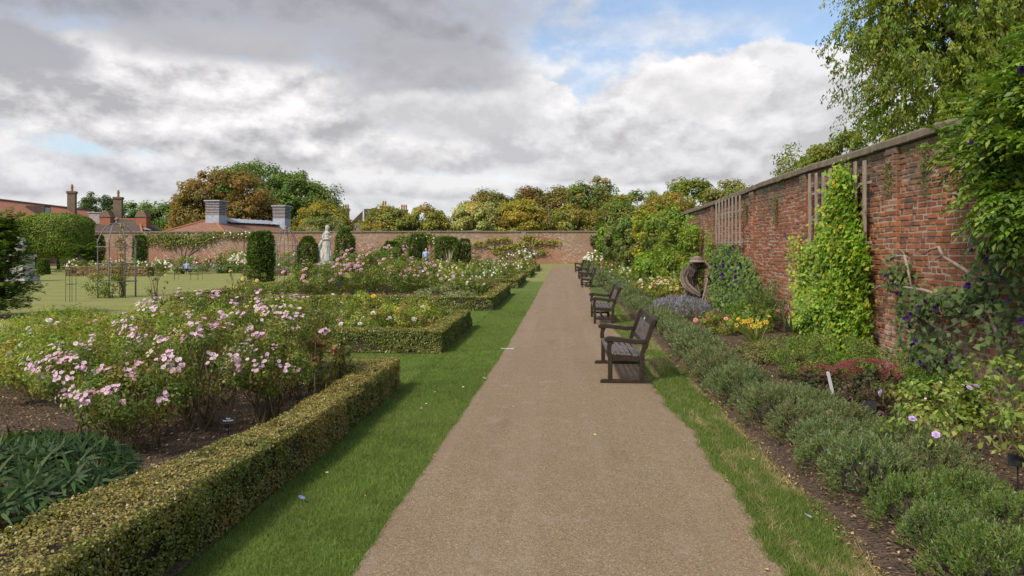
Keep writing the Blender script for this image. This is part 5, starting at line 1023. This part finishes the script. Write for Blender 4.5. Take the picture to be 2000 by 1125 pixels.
farm = [(mound_mesh(.55, .46, 130, 7, .13, .035, LAV+[(.15, .14, .08)], k+11), mound_core(.55, .46)) for k in range(2)]
def mound(x, y, me, s_, label, group):
    r_ = thing('lavender_mound', label, 'lavender', (x, y, .02), random.uniform(0, 6.3), group); r_.scale = (s_, s_, s_*random.uniform(.85, 1.1)); obj('foliage', me[0], 'leaf', r_); obj('stems', me[1], None, r_)
ORD = 'first second third fourth fifth sixth seventh eighth ninth tenth eleventh twelfth thirteenth fourteenth fifteenth sixteenth'.split()
y = 3.55; cnt = {2.42: 0, 2.95: 0}
while y < 11.5:
    for x in (2.42, 2.95):
        xx = x+random.uniform(-.05, .08)-(.12 if y > 8 else 0)
        if x > 2.6 and y > 8.8: continue
        mound(xx, y+random.uniform(-.08, .08)+(.2 if x > 2.6 else 0), nearm[random.randrange(2) if y < 5.6 else 2+random.randrange(4)], random.uniform(.72, 1.12), ('grey' if y > 5.6 else 'fresh')+' green lavender mound, '+ORD[cnt[x]]+' from the camera in the row '+('beside the dry verge' if x < 2.6 else 'on the soil side'), 'lavender mounds at the near end'); cnt[x] += 1
    y += .56
while y < 30: mound(2.45+random.uniform(-.08, .1), y, random.choice(midm), random.uniform(.85, 1.1), 'grey green lavender mound in the middle stretch of the edging row', 'lavender mounds along the middle stretch'); y += .55
while y < 70: mound(2.5+random.uniform(-.08, .1), y, random.choice(farm), random.uniform(.85, 1.1), 'small looking grey lavender mound at the far stretch of the edging row', 'lavender mounds along the far stretch'); y += .85

# ------------------------------------------------------------------ climbers on the right wall
def climber(name, label, P, out, L, W, cols, stems=(), blooms=None, mat='leaf', cat='climber', droop=.6, up=.25, jit=.45, group=None, wide=.08):
    root = thing(name, label, cat, (0, 0, 0), 0, group); n = len(P); T, N = leafframe(P, out, up, jit, droop)
    cc = pal(n, cols, .17)*(.72+.56*vnoise(P, 2.6, 4))[:, None]
    leaves('foliage', P, T, N, L*(.6+.7*rng.random(n)), W*(.6+.7*rng.random(n)), clipc(cc), root, mat, .2, None, wide)
    if stems:
        mb = MB()
        for pts, r0, r1 in stems: mb.tube(pts, list(np.linspace(r0, r1, len(pts))), 6)
        mb.build('stems', 'pale_branch', root, True)
    return root
# yellow flowered canary creeper
n = 23000; z = 3.28*rng.random(n)**.92; wv = (vnoise(np.stack([z*1.9, 0*z, 0*z+3], 1), 1., 5)-.5); wv2 = (vnoise(np.stack([z*3.1, 0*z, 0*z+7], 1), 1., 6)-.5); yr = np.interp(z, [0, 1.0, 2.0, 2.6, 3.0, 3.35], [12.0, 11.9, 12.15, 12.6, 12.8, 12.92])+.45*wv*(1.15-z/3.5); yl = np.interp(z, [0, 1.2, 1.9, 2.2, 2.6, 3.0, 3.35], [14.9, 14.85, 14.6, 14.0, 13.5, 13.25, 13.1])+1.15*wv2*(1.1-z/3.5)
u = rng.random(n); yv = yr+(yl-yr)*u; bulge = np.interp(z, [0, 1, 2.2, 3.3], [.46, .40, .28, .14])*np.sqrt(np.clip(1-(2*u-1)**4, 0.03, 1))
P = np.stack([WX-.12-bulge*(.25+1.05*vnoise(np.stack([yv, z, 0*z], 1), 2.6, 3))-.10*rng.random(n)**2, yv, z], 1); P += rng.normal(0, .03, (n, 3)); st_ = rng.random(n) < .12; P[st_] += rng.normal(0, 1, (st_.sum(), 3))*np.array([.05, .20, .14]); P[:, 0] = np.minimum(P[:, 0], WX-.06); P[:, 2] = np.clip(P[:, 2], .03, 3.5)
out = nrm(np.stack([-np.ones(n), (u-.5)*-1.2-.25, np.full(n, .35)], 1))
cr = climber('canary_creeper', 'bright green canary creeper with yellow flowers clothing the nearer trellis', P, out, .078, .085, [(.115, .185, .03), (.14, .21, .034), (.09, .155, .025), (.175, .215, .042)], [([(5.05, 13.5, 0), (5.0, 13.4, 1.2), (5.02, 13.2, 2.6), (5.05, 13.0, 3.2)], .02, .008)], wide=.12)
idx = rng.choice(n, 300, replace=False); put_blossoms(cr, P[idx]+out[idx]*.05, nrm(out[idx]+rng.normal(0, .4, (300, 3))), 'lily', 'gold', .055)
m_ = 420; idx = rng.choice(n, m_, replace=False); leaves('buds', P[idx]+out[idx]*.06, rdir(m_), rdir(m_), .03, .022, np.tile(np.array([.75, .5, .05]), (m_, 1)), cr, 'leaf', .1, 'stuff')
tp = [(5.0+random.uniform(-.1, .05), 15.3+random.uniform(-.1, .8), random.uniform(1.0, 2.2)) for _ in range(260)]; P2 = np.array(tp); climber('canary_creeper', 'thin outlying strands of canary creeper on the bricks left of the main mass', P2, np.tile(np.array([-1., -.3, .3]), (260, 1)), .07, .075, [(.16, .2, .04), (.2, .22, .05)], [(wobble((5.1, 15.1, .2), (5.1, 16.0, 2.2), 6, .12), .006, .003), (wobble((5.1, 15.0, 1.0), (5.1, 15.9, 2.1), 6, .15), .005, .003)])
# wisteria hanging over the wall at the right edge: pinnate leaves
def pinnate(name, label, ells, nr, nl, L, wl, cols, group=None):
    root = thing(name, label, 'climber', (0, 0, 0), 0, group); P0, out, j, cc = clump_points(nr, ells, max(30, nr//12), .26, .5, .8)
    out = nrm(out+np.array([-.7, -.5, .2])); D = nrm(out+rng.normal(0, .5, (nr, 3))); D[:, 2] -= .25; D = nrm(D); S = nrm(np.cross(D, np.array([0, 0, 1.]))); U = np.cross(S, D)
    k = np.repeat(np.arange(nr), nl); m_ = np.tile(np.arange(nl), nr); s = (m_//2+1)/(nl/2); sd_ = np.where(m_ % 2 == 0, 1., -1.); sd_[m_ == nl-1] = 0
    ll = L*(.75+.5*rng.random(nr))[k]; P = P0[k]+D[k]*(s*ll)[:, None]; P[:, 2] -= .35*ll*s*s; T = nrm(D[k]*.75+S[k]*sd_[:, None]+np.array([0, 0, -.25])+rng.normal(0, .12, (len(k), 3))); P = P+T*wl*.5; N = nrm(U[k]+rng.normal(0, .25, (len(k), 3)))
    cl = pal(nr, cols, .15)*(.7+.6*vnoise(P0, 1.8, 7))[:, None]
    leaves('foliage', P, T, N, wl*(.8+.4*rng.random(len(k))), wl*.46, clipc(cl[k]*(1+rng.normal(0, .1, (len(k), 1)))), root, 'waxy_leaf', .18)
    return root, P0
wi, wp = pinnate('wisteria', 'bright leafy wisteria hanging over the wall at the right edge', [(5.0, 7.9, 3.35, .42, 1.0, .62), (4.9, 7.5, 2.75, .42, .85, .72), (5.1, 7.2, 3.95, .5, .75, .5), (5.0, 8.75, 3.2, .26, .5, .35), (4.95, 6.9, 2.3, .4, .6, .6)], 2000, 11, .27, .098, [(.075, .128, .019), (.10, .158, .024), (.058, .10, .016), (.125, .175, .03)])
mb = MB()
for a, b_ in (((5.12, 7.6, .05), (5.05, 7.7, 2.6)), ((5.1, 7.7, 1.2), (5.0, 8.6, 2.9)), ((5.08, 7.5, 1.8), (5.0, 7.0, 3.6)), ((5.05, 7.9, 2.4), (4.8, 8.9, 1.9))): mb.tube(wobble(a, b_, 8, .06), list(np.linspace(.028, .012, 8)), 6)
mb.build('stems', 'pale_branch', wi, True)
idx = rng.choice(len(wp), 12, replace=False); put_blossoms(wi, wp[idx]+np.array([-.25, -.1, .02]), nrm(np.tile(np.array([-.6, -.7, .2]), (12, 1))+rng.normal(0, .2, (12, 3))), 'trumpet', 'purple', .075)
# purple morning glory with bare branches, nearest the camera
br = [[(5.0, 8.99, 1.61), (5.0, 9.33, 1.73), (4.98, 9.71, 1.86), (5.0, 9.94, 1.83)], [(4.98, 9.71, 1.86), (4.97, 9.8, 1.98), (4.98, 10.03, 1.95), (5.0, 10.28, 1.88)], [(5.0, 9.89, 1.35), (4.97, 10.18, 1.39), (4.96, 10.75, 1.4), (4.97, 11.2, 1.41), (5.0, 11.64, 1.36), (5.0, 12.1, 1.2)], [(5.0, 9.76, .88), (5.0, 10.08, .95), (5.0, 10.43, 1.02)], [(5.05, 8.35, .2), (5.0, 8.61, 1.02), (5.0, 8.74, 1.22), (4.98, 8.97, 1.29), (5.0, 9.4, 1.2), (5.0, 9.89, 1.35)], [(5.0, 8.77, 1.28), (5.0, 8.81, 1.5), (5.02, 8.99, 1.61)], [(5.0, 11.33, 1.78), (4.98, 11.09, 1.84), (5.0, 10.8, 1.86)], [(5.0, 8.75, 1.06), (5.0, 9.01, 1.2)], [(5.0, 9.0, 1.2), (5.0, 9.76, .88)], [(5.0, 10.8, 1.86), (5.0, 10.6, 1.4)]]
cen = np.array([(10.9, 1.55, .22, .22), (10.4, 1.2, .35, .22), (9.7, 1.25, .35, .16), (9.2, 1.3, .25, .2), (10.3, .75, .25, .35), (9.6, .55, .45, .3), (10.2, .4, .4, .25), (8.7, 1.6, .25, .45), (8.3, 1.0, .25, .5), (8.4, 2.0, .25, .35), (8.0, 1.5, .3, .6)])
n = 1750; k = rng.integers(0, len(cen), n); P = np.stack([WX-.12-.35*rng.random(n)**1.4, cen[k, 0]+rng.normal(0, 1, n)*cen[k, 2]*.6, np.clip(cen[k, 1]+rng.normal(0, 1, n)*cen[k, 3]*.6, .1, 2.6)], 1)
out = np.tile(np.array([-1., -.35, .3]), (n, 1))
mg = climber('morning_glory', 'morning glory with dark purple trumpets twined over bare pale branches', P, out, .088, .075, [(.05, .08, .03), (.065, .098, .036), (.04, .065, .024), (.085, .11, .045)], [(b_, .027, .011) for b_ in br], mat='leaf', droop=1.0, wide=-.12)
mb = MB()
for k in range(26):
    b_ = random.choice(br); q_ = np.array(random.choice(b_[1:])); MB().tube(wobble(tuple(q_), tuple(q_+np.array([random.uniform(-.15, .05), random.uniform(-.35, .35), random.uniform(-.25, .25)])), 5, .18), [.007, .006, .005, .004, .003], 4).build('twig', 'pale_branch', mg)
idx = rng.choice(n, 46, replace=False); put_blossoms(mg, P[idx]+np.array([-.14, -.05, .02]), nrm(np.tile(np.array([-.7, -.6, .2]), (46, 1))+rng.normal(0, .25, (46, 3))), 'trumpet', 'purple', .066)
# purple climber under the far trellis
n = 4200; u = rng.random(n); yv = 18.2+5.2*u; z = np.interp(yv, [18.2, 19.2, 21, 22.6, 23.4], [.9, 1.5, 1.95, 2.0, 1.4])*rng.random(n)**.8
P = np.stack([WX-.15-.45*rng.random(n)*(1-.25*z), yv, z+.05], 1); out = np.tile(np.array([-1., -.5, .3]), (n, 1))
mg2 = climber('morning_glory', 'dark leaved climber with purple flowers below the far trellis', P, out, .10, .085, [(.07, .11, .035), (.09, .135, .04), (.055, .09, .028)], [(wobble((5.1, 20.5, 0), (5.05, 21.5, 2), 6, .1), .015, .006)], droop=1.0, wide=-.1)
idx = [i for i in range(n) if P[i, 2] > .9][:38]; put_blossoms(mg2, P[idx]+np.array([-.12, -.06, .02]), nrm(np.tile(np.array([-.7, -.6, .2]), (len(idx), 1))+rng.normal(0, .25, (len(idx), 3))), 'trumpet', 'purple', .10)
root = thing('feathery_shrub', 'feathery dark green shrub against the bricks beyond the canary creeper', 'shrub', (4.75, 17.4, 0)); nb = 130; k = np.repeat(np.arange(nb), 26); s = np.tile(np.arange(26)/25, nb); D = nrm(rng.normal(0, 1, (nb, 3))*np.array([.45, .7, .2])+np.array([0, 0, 1.1])); ln = .8+1.0*rng.random(nb)
P = D[k]*(s*ln[k])[:, None]*np.array([.8, 1, 1]); P[:, 2] -= .22*s**2*ln[k]; P[:, 0] = np.clip(P[:, 0], -.6, .35); T = nrm(D[k]+rng.normal(0, .8, (len(k), 3))); leaves('foliage', P, T, rdir(len(k)), .17, .02, clipc(pal(len(k), [(.065, .09, .035), (.085, .11, .04)], .2)), root, 'leaf', .05); MB().tube([(0, 0, 0), (0, 0, .7)], [.05, .02], 6).build('stems', 'stem', root)
climber('ivy', 'small green climber patch on the pier behind the willow gardener', np.stack([5.0-.1*rng.random(420), 24.4+rng.normal(0, .35, 420), 1.75+rng.normal(0, .3, 420)], 1), np.tile(np.array([-1., -.4, .3]), (420, 1)), .11, .085, [(.08, .12, .03), (.11, .14, .035)])
for (y, z, l) in ((10.5, 3.45, .75), (11.6, 3.3, .5), (13.9, 3.3, .6), (17.6, 3.2, .7), (20.4, 3.25, .6)):
    n = 420; P = np.stack([WX-.05-.05*rng.random(n), y+rng.normal(0, .07, n), z-l*rng.random(n)**1.3], 1); climber('creeping_plant', 'thin dry creeper hanging down the bricks from the coping', P, np.tile(np.array([-1., -.3, .3]), (n, 1)), .03, .025, [(.09, .08, .04), (.11, .10, .05), (.08, .10, .035)], group='creepers hanging from the coping')
# big shrubs and climbers farther along the wall
wg = 'shrubs massed along the right wall'
def wshrub(name, label, x, y, z0, z1, rx, ry, n, L, cols, asp=.6, droop=.4):
    root = thing(name, label, 'shrub', (x, y, 0), 0, wg); cz, rz = (z0+z1)/2, (z1-z0)/2; P, out, j, cc = clump_points(n, [(0, 0, cz, rx, ry, rz)], max(30, n//60), .22+.1*rx, .5, .9); P[:, 2] = np.maximum(P[:, 2], .05)
    T, N = leafframe(P, out, .4, .55, droop); cl = pal(len(cc), cols, .16); leaves('foliage', P, T, N, L*(.6+.8*rng.random(n)), L*asp, clipc(cl[j]*(1+rng.normal(0, .16, (n, 1)))), root)
    mb = MB()
    for i in rng.choice(len(cc), 12, replace=False): mb.tube(wobble((0, 0, 0), tuple(cc[i]), 5, .08), [.03, .025, .02, .015, .008], 5)
    mb.build('stems', 'stem', root)
BG = [(.12, .18, .028), (.15, .205, .035), (.095, .15, .025)]
wshrub('climbing_vine', 'slender bright green vine on the wall just left of the willow gardener', 4.85, 27.0, 0, 3.1, .4, .9, 3400, .13, BG, .45, .8)
wshrub('honeysuckle', 'tall light green climber rising over the coping', 4.8, 31.5, .8, 3.75, .55, 1.7, 4600, .14, [(.10, .14, .026), (.13, .165, .03), (.08, .115, .022)])
wshrub('honeysuckle', 'mid green climber hiding the wall beyond the light green one', 4.8, 36, .4, 4.0, .6, 2.2, 4200, .17, [(.09, .125, .026), (.115, .145, .028)])
wshrub('golden_climber', 'yellow green climber with gold tips midway along the wall', 4.8, 41.5, .6, 4.3, .6, 2.0, 3600, .19, [(.19, .20, .03), (.14, .165, .028), (.24, .21, .03)])
wshrub('rounded_shrub', 'rounded bright green shrub in front of the wall climbers', 4.0, 33.0, .1, 1.75, .75, 1.2, 3600, .13, BG, .7)
wshrub('rounded_shrub', 'mid green shrub right behind the peach roses', 4.5, 29.4, .1, 1.7, .6, 1.0, 2800, .12, [(.09, .13, .028), (.11, .15, .03)], .6)
wshrub('dark_shrub', 'dull green shrub massed beyond the golden climber', 4.6, 50, .3, 4.0, .8, 3.0, 3600, .24, [(.075, .105, .032), (.095, .12, .035)])
wshrub('dark_shrub', 'grey green shrub two thirds along the right wall', 4.4, 58, .2, 3.9, 1.0, 3.2, 3200, .26, [(.08, .11, .035), (.10, .125, .04)])
wshrub('clipped_shrub', 'upright bright edged shrub at the far end of the right border', 4.3, 68, .2, 3.9, .85, 2.2, 3200, .26, [(.12, .165, .03), (.10, .14, .026)])
wshrub('dark_shrub', 'small dark shrub on the end wall in the corner', 4.0, 79.3, 1.6, 3.1, .8, .7, 900, .25, [(.06, .09, .028)])
g_ = 'roses and perennials in the right border'
for (x, y, r, h, bl, cols, lb) in [(3.75, 26.5, .75, .85, [('double', 'peach', 22, .10), ('double', 'cream', 8, .1)], LG, 'rose bush with many peach blooms beside the willow gardener'), (3.3, 27.8, .6, .7, [('double', 'peach', 10, .1)], LG, 'rose bush with peach blooms left of its fuller neighbour'), (4.1, 25.2, .5, .85, [('double', 'peach', 10, .1), ('double', 'cream', 5, .1)], LG, 'rose bush with peach and cream blooms at the willow gardener\'s feet'), (3.6, 34.8, .8, .95, [('double', 'white', 12, .13)], LG, 'rose bush with large white blooms midway along the right border'), (3.3, 38, .7, .9, [('double', 'white', 10, .13)], LG, 'rose bush with white blooms behind the larger flowered one'), (3.4, 31.5, .6, .75, [('double', 'white', 5, .12)], RG, 'low rose bush with scattered white blooms before the rounded shrub'), (4.6, 26.2, .3, 1.05, [('double', 'white', 6, .09)], BG, 'climbing rose with six white blooms at the foot of the bright vine')]:
    bush('rose_bush', lb, (x, y, 0), r, h, 1800, .075, cols, bl, g_, nc=46, cr=.15, bare=.1, cluster=1)
drift('small leafy perennial in the far part of the right border', 'perennials far along the right border', [(3.4, 42), (3.8, 45), (3.3, 48), (3.6, 52), (3.3, 56), (3.6, 60)], 600, .13, [[('cream', 4, .13)], [('white', 6, .13)], [('crimson', 10, .12)]], RG, .8, .75, 'plant', 'border_plant')
bush('white_rose_bush', 'bush thick with white blooms behind the farthest benches', (2.9, 64, 0), .85, 1.35, 1200, .14, RG, [('double', 'white', 60, .2)], None, bare=.1, stems=0, joined=True, cluster=2)
def spikes(name, label, loc, n, L, W, spread, cols, mat='leaf', cat='plant', group=None, bend=.5, parts=None):
    """tuft of arching strap leaves"""
    root = thing(name, label, cat, loc, 0, group); a = rng.random(n)*2*np.pi; ti = spread*(.25+.75*rng.random(n)); ln = L*(.65+.5*rng.random(n)); D = np.stack([np.cos(a)*np.sin(ti), np.sin(a)*np.sin(ti), np.cos(ti)], 1); S = np.stack([-np.sin(a), np.cos(a), np.zeros(n)], 1); sg = 5; V = []
    for i in range(sg+1):
        s = i/sg; c = D*(s*ln)[:, None]; c[:, 2] -= bend*ln*s*s*np.sin(ti); c += np.stack([np.cos(a), np.sin(a), 0*a], 1)*(bend*.35*ln*s*s)[:, None]; wv = W*(.7+.5*math.sin(math.pi*min(1, s+.15)))*(1-s**3)+.001; V.append(np.stack([c-S*wv/2, c+S*wv/2], 1))
    V = np.stack(V, 1).reshape(-1, 3); F = np.array([[m_*2*(sg+1)+2*i+q_ for q_ in (0, 1, 3, 2)] for m_ in range(n) for i in range(sg)])
    obj('leaves', npmesh('leaves', V, F, np.repeat(clipc(pal(n, cols, .2)*1.5), 2*(sg+1), 0)), mat, root); return root
dl = spikes('daylily', 'yellow flowered daylily clump in the right border', (3.6, 13.4, .02), 130, .62, .018, .9, [(.13, .17, .035), (.16, .19, .045)])
mb = MB(); pts = []
for k in range(13): a = random.uniform(0, 6.28); q_ = (.32*math.cos(a)*random.uniform(.3, 1)-.12, .3*math.sin(a)*random.uniform(.3, 1), random.uniform(.5, .75)); pts.append(q_); mb.tube([(0, 0, 0), (q_[0]*.5, q_[1]*.5, q_[2]*.6), q_], [.006, .005, .004], 4)
mb.build('flower_stems', 'stem', dl); put_blossoms(dl, pts, nrm(np.tile(np.array([-.3, -.7, .6]), (13, 1))+rng.normal(0, .3, (13, 3))), 'lily', 'gold', .085)
spikes('phormium', 'dark spiky plant at the foot of the wall beside the canary creeper', (4.45, 14.2, .02), 22, .75, .075, .75, [(.045, .055, .03), (.065, .06, .035)], bend=.15)
spikes('crocosmia', 'light green strappy leaves beside the daylily clump', (3.9, 15.0, .02), 90, .7, .025, .7, [(.12, .165, .03), (.15, .19, .04)])
spikes('bulrush_clump', 'pale upright dry flower stalks among the far roses right of the man', (-8.9, 57.0, 0), 14, 2.1, .09, .35, [(.30, .27, .16), (.26, .25, .15)], bend=.1)
spikes('mullein', 'pale yellow green flower spire far along the right border', (3.4, 40, 0), 8, 1.2, .12, .12, [(.22, .25, .09)], bend=.05)
def fine_plant(label, x, y, r, h, n, L, cols, name='perennial_plant', asp=.3, bl=()): bush(name, label, (x, y, .02), r, h, n, L, cols, bl, g_, nc=max(30, n//50), cr=.11, bare=.05, stems=20, cat='plant', asp=asp, cluster=1, droop=-.3)
FG = [(.085, .125, .026), (.11, .15, .032), (.07, .105, .024)]
fine_plant('feathery green perennial below the canary creeper, nearest the path', 3.55, 10.7, .52, .62, 4200, .045, FG)
fine_plant('feathery green perennial at the foot of the canary creeper', 4.25, 11.4, .6, .68, 4200, .045, FG+[(.14, .15, .07)])
fine_plant('soft green perennial right of the red sedum', 4.3, 9.9, .5, .62, 3400, .045, FG)
fine_plant('grey green perennial behind the daylily clump', 3.8, 12.4, .5, .5, 2600, .05, [(.10, .125, .05), (.12, .14, .06), (.14, .10, .06)])
fine_plant('brownish spent perennial left of the canary creeper', 3.3, 12.2, .4, .34, 1800, .05, [(.13, .11, .06), (.11, .12, .05)])
fine_plant('leafy green plant under the morning glory with tiny white flowers', 4.25, 8.35, .42, .52, 2400, .055, FG, 'perennial_plant', .6, [('single', 'white', 12, .03)])
fine_plant('low weedy plant beside the coral flowers', 3.6, 16.2, .6, .5, 2400, .06, LG, 'perennial_plant', .5, [('double', 'coral', 4, .1)])
fine_plant('mixed greenery between daylily and purple climber', 4.3, 16.6, .6, .7, 2600, .06, FG, 'perennial_plant', .5, [('double', 'coral', 1, .1)])
cm = thing('catmint', 'hazy lavender blue catmint clump behind the second bench', 'plant', (3.15, 19.2, .02)); obj('foliage', mound_mesh(.75, .5, 420, 7, .075, .012, [(.13, .15, .10), (.11, .14, .07)], 3), 'leaf', cm); m_ = 1500; a = rng.random(m_)*6.28; q_ = np.sqrt(rng.random(m_)); P = np.stack([.8*q_*np.cos(a), .8*q_*np.sin(a), .52*np.sqrt(np.clip(1-q_*q_*.8, 0, 1))+.16*rng.random(m_)], 1); leaves('blossoms', P, nrm(rng.normal(0, .5, (m_, 3))+np.array([0, 0, 1.])), rdir(m_), .10, .022, clipc(pal(m_, [(.14, .135, .25), (.18, .17, .30), (.13, .13, .17)], .15)), cm, 'leaf', .1, 'stuff')
# red sedum
for (x, y, r, h, nb, lb) in [(3.72, 8.95, .38, .58, 58, 'dark red sedum clump, larger of two, behind the small black label'), (3.28, 9.4, .24, .44, 22, 'dark red sedum clump, smaller of two, beside the white plant marker')]:
    b_ = bush('sedum', lb, (x, y, .02), r, h-.05, 1500, .045, [(.05, .05, .03), (.07, .045, .035), (.06, .075, .035)], [], None, nc=40, cr=.1, bare=.1, stems=18, cat='plant', asp=.7)
    a = rng.random(nb)*6.28; q_ = np.sqrt(rng.random(nb)); pts = np.stack([r*q_*np.cos(a), r*q_*np.sin(a), h*(.72+.28*np.sqrt(np.clip(1-q_*q_, 0, 1)))], 1); put_blossoms(b_, pts, nrm(np.stack([np.cos(a)*q_*.6, np.sin(a)*q_*.6-.15, np.ones(nb)], 1)), 'head', 'sedum_red', .105, 'flower_head')
bush('heuchera', 'dark purple leaved clump at the foot of the red sedum', (3.42, 8.35, .02), .3, .24, 420, .075, [(.035, .022, .022), (.055, .03, .03), (.05, .045, .03)], [], None, nc=26, cr=.08, bare=.0, stems=0, cat='plant', asp=.95)
# sparse lilac roses at the near right
for (x, y, r, h, nl, nb, lb) in [(3.12, 6.35, .30, .62, 210, 2, 'nearly bare lilac rose bush standing in mulch'), (3.55, 7.0, .45, .72, 420, 3, 'lilac rose bush right of the red sedum'), (3.55, 5.45, .40, .85, 300, 1, 'rose bush with few large leaves at the right edge'), (4.35, 7.2, .5, .95, 620, 3, 'lilac rose bush against the wall at the right edge'), (4.2, 6.2, .5, .8, 420, 2, 'leafy rose bush in the right corner under the wisteria')]:
    bush('rose_bush', lb, (x, y, .03), r, h, nl, .065, [(.10, .145, .035), (.12, .165, .045), (.15, .16, .05)], [('double', 'lilac', nb, .065)], 'lilac roses in the near right border', nc=30, cr=.10, bare=.3, stems=9, cluster=1)

# ------------------------------------------------------------------ left foreground and small things
ep = thing('hellebore_clump', 'dark green clump of narrow finger leaves at lower left', 'plant', (-3.70, 4.72, .03))
nr = 230; a = rng.random(nr)*6.28; q_ = np.sqrt(rng.random(nr)); c = np.stack([.72*q_*np.cos(a), .60*q_*np.sin(a), .22+.30*np.sqrt(np.clip(1-q_*q_, 0, 1))+.05*rng.random(nr)], 1); ax = nrm(np.stack([np.cos(a)*q_*.9, np.sin(a)*q_*.9, .8+0*a], 1)+rng.normal(0, .15, (nr, 3)))
nl = 11; k = np.repeat(np.arange(nr), nl); th = np.tile(np.arange(nl)/nl*6.283, nr)+rng.random(nr)[k]; e1 = nrm(np.cross(ax, np.array([.3, 1, .1]))); e2 = np.cross(ax, e1); T = nrm(e1[k]*np.cos(th)[:, None]+e2[k]*np.sin(th)[:, None]+ax[k]*(.45+.3*rng.random(len(k)))[:, None]); ll = .17*(.75+.5*rng.random(len(k))); P = c[k]+T*(ll*.5)[:, None]
leaves('foliage', P, T, nrm(ax[k]+rng.normal(0, .2, (len(k), 3))), ll, .026, clipc(pal(len(k), [(.022, .045, .018), (.032, .06, .022), (.045, .072, .028)], .2)), ep, 'leaf', .25)
mb = MB()
for i in range(0, nr, 3): mb.tube([(c[i][0]*.3, c[i][1]*.3, 0), tuple(c[i])], [.006, .004], 4)
mb.build('stems', 'stem', ep)
bush('peony', 'browning peony with large drooping leaves beside the pale pink roses', (-2.95, 8.75, .03), .38, .85, 240, .14, [(.17, .10, .05), (.13, .11, .045), (.20, .13, .06), (.09, .10, .035)], [], None, nc=26, cr=.10, bare=.2, stems=12, cat='plant', asp=.38, droop=1.0)
for i, (x, y) in enumerate(((-2.98, 8.5), (-2.85, 8.9), (-3.1, 9.05))):
    s_ = MB().tube([(x, y, 0), (x+.02, y, .95-.1*i)], .007, 6).build('bamboo_cane', 'willow_strand'); tag(s_, ('bamboo cane nearest the hedge among the browning peony leaves', 'second bamboo cane among the browning peony leaves', 'rear bamboo cane among the browning peony leaves')[i], 'cane', 'bamboo canes in the peony')
bush('small_shrub', 'low dark green shrub in the back corner inside the nearest hedge', (-3.0, 9.35, .02), .32, .34, 1500, .04, DG+RG[:1], [], None, nc=40, cr=.08, bare=0, stems=0, cat='plant', asp=.5)
def label_plate(label, loc, h, rz, lines, w_=.13, hh=.085, tilt=45):
    r_ = thing('plant_label', label, 'plant label', loc, rz, 'black plant labels')
    MB().tube([(0, .01, 0), (0, .01, h)], .006, 6).build('stake', 'black_plastic', r_)
    pl = MB().box(-w_/2, w_/2, -.003, .003, -hh/2, hh/2).build('plate', 'black_plastic', r_, bevel=.002); pl.location = (0, 0, h); pl.rotation_euler = (R(-tilt+15), 0, 0)
    for i, tx in enumerate(lines):
        cu = bpy.data.curves.new('text', 'FONT'); cu.body = tx; cu.size = .020; cu.align_x = 'CENTER'; cu.extrude = .0003; cu.materials.append(MATS['lettering'])
        tmp = bpy.data.objects.new('lettering', cu); C.objects.link(tmp); bpy.context.view_layer.update(); me = bpy.data.meshes.new_from_object(tmp.evaluated_get(bpy.context.evaluated_depsgraph_get())); bpy.data.objects.remove(tmp)
        o = bpy.data.objects.new('lettering', me); C.objects.link(o); o.parent = pl; o.location = (0, -.0042, .004-.022*i); o.rotation_euler = (R(90), 0, 0)
label_plate('black plant label with two lines of white lettering by the near hedge', (-3.36, 7.05, .03), .21, .45, ['Rosa', "'May Queen'"], .15, .10)
label_plate('tilted black plant label beyond the pale pink roses', (-2.86, 8.3, .03), .17, 1.0, [], .12, .07, 70)
label_plate('black plant label in front of the red sedum', (3.38, 8.12, .03), .22, -.35, [], .15, .10)
label_plate('black plant label on a tall stake in bare mulch at right edge', (3.5, 5.75, .03), .32, -.5, [], .13, .09)
label_plate('small dark plant label in front of the tall pink roses', (-7.2, 22.9, 0), .75, .2, [], .22, .16)
wm = MB().prism([(-.02, 0), (.02, 0), (.022, .34), (.0, .365), (-.018, .345)], -.002, .002).build('plant_marker', 'white_plastic'); tag(wm, 'white plastic plant marker leaning beside the red sedum', 'plant marker'); wm.location = (3.35, 9.05, .12); wm.rotation_euler = (.1, -.28, .1)
dm = MB().box(-.13, .13, -.045, .045, 0, .012).build('drain_slab', 'white_stone', bevel=.004); tag(dm, 'small pale drain slab set at the left edge of the path', 'drain'); dm.location = (-1.02, 13.75, .014)
for i, (x, y, c, lb) in enumerate([(-2.0, 5.42, 'blue', 'single blue flower fallen on the left verge'), (1.78, 5.3, 'lilac', 'small mauve petal fallen on the right verge'), (-1.13, 10.6, 'white', 'white petal lying at the left edge of the path')]):
    o = obj('fallen_flower', blossom('single', c)); o.scale = (.055, .055, .055); o.location = (x, y, .05 if i < 2 else .03); o.rotation_euler = (.3, .2, 1); tag(o, lb, 'flower')
n = 230
for k in range(40):
    y = 6.2+3*random.random(); o = bpy.data.objects.new('fallen_petal', blossom('single', 'pale_pink')); C.objects.link(o); o.location = (random.uniform(-4.8, -2.7), y, .085); o.scale = (.03, .03, .02); o.rotation_euler = (random.uniform(-.4, .4), random.uniform(-.4, .4), random.uniform(0, 6)); tag(o, 'pale pink petals fallen on the soil under the near roses', 'petal', 'petals fallen under the pale pink roses')
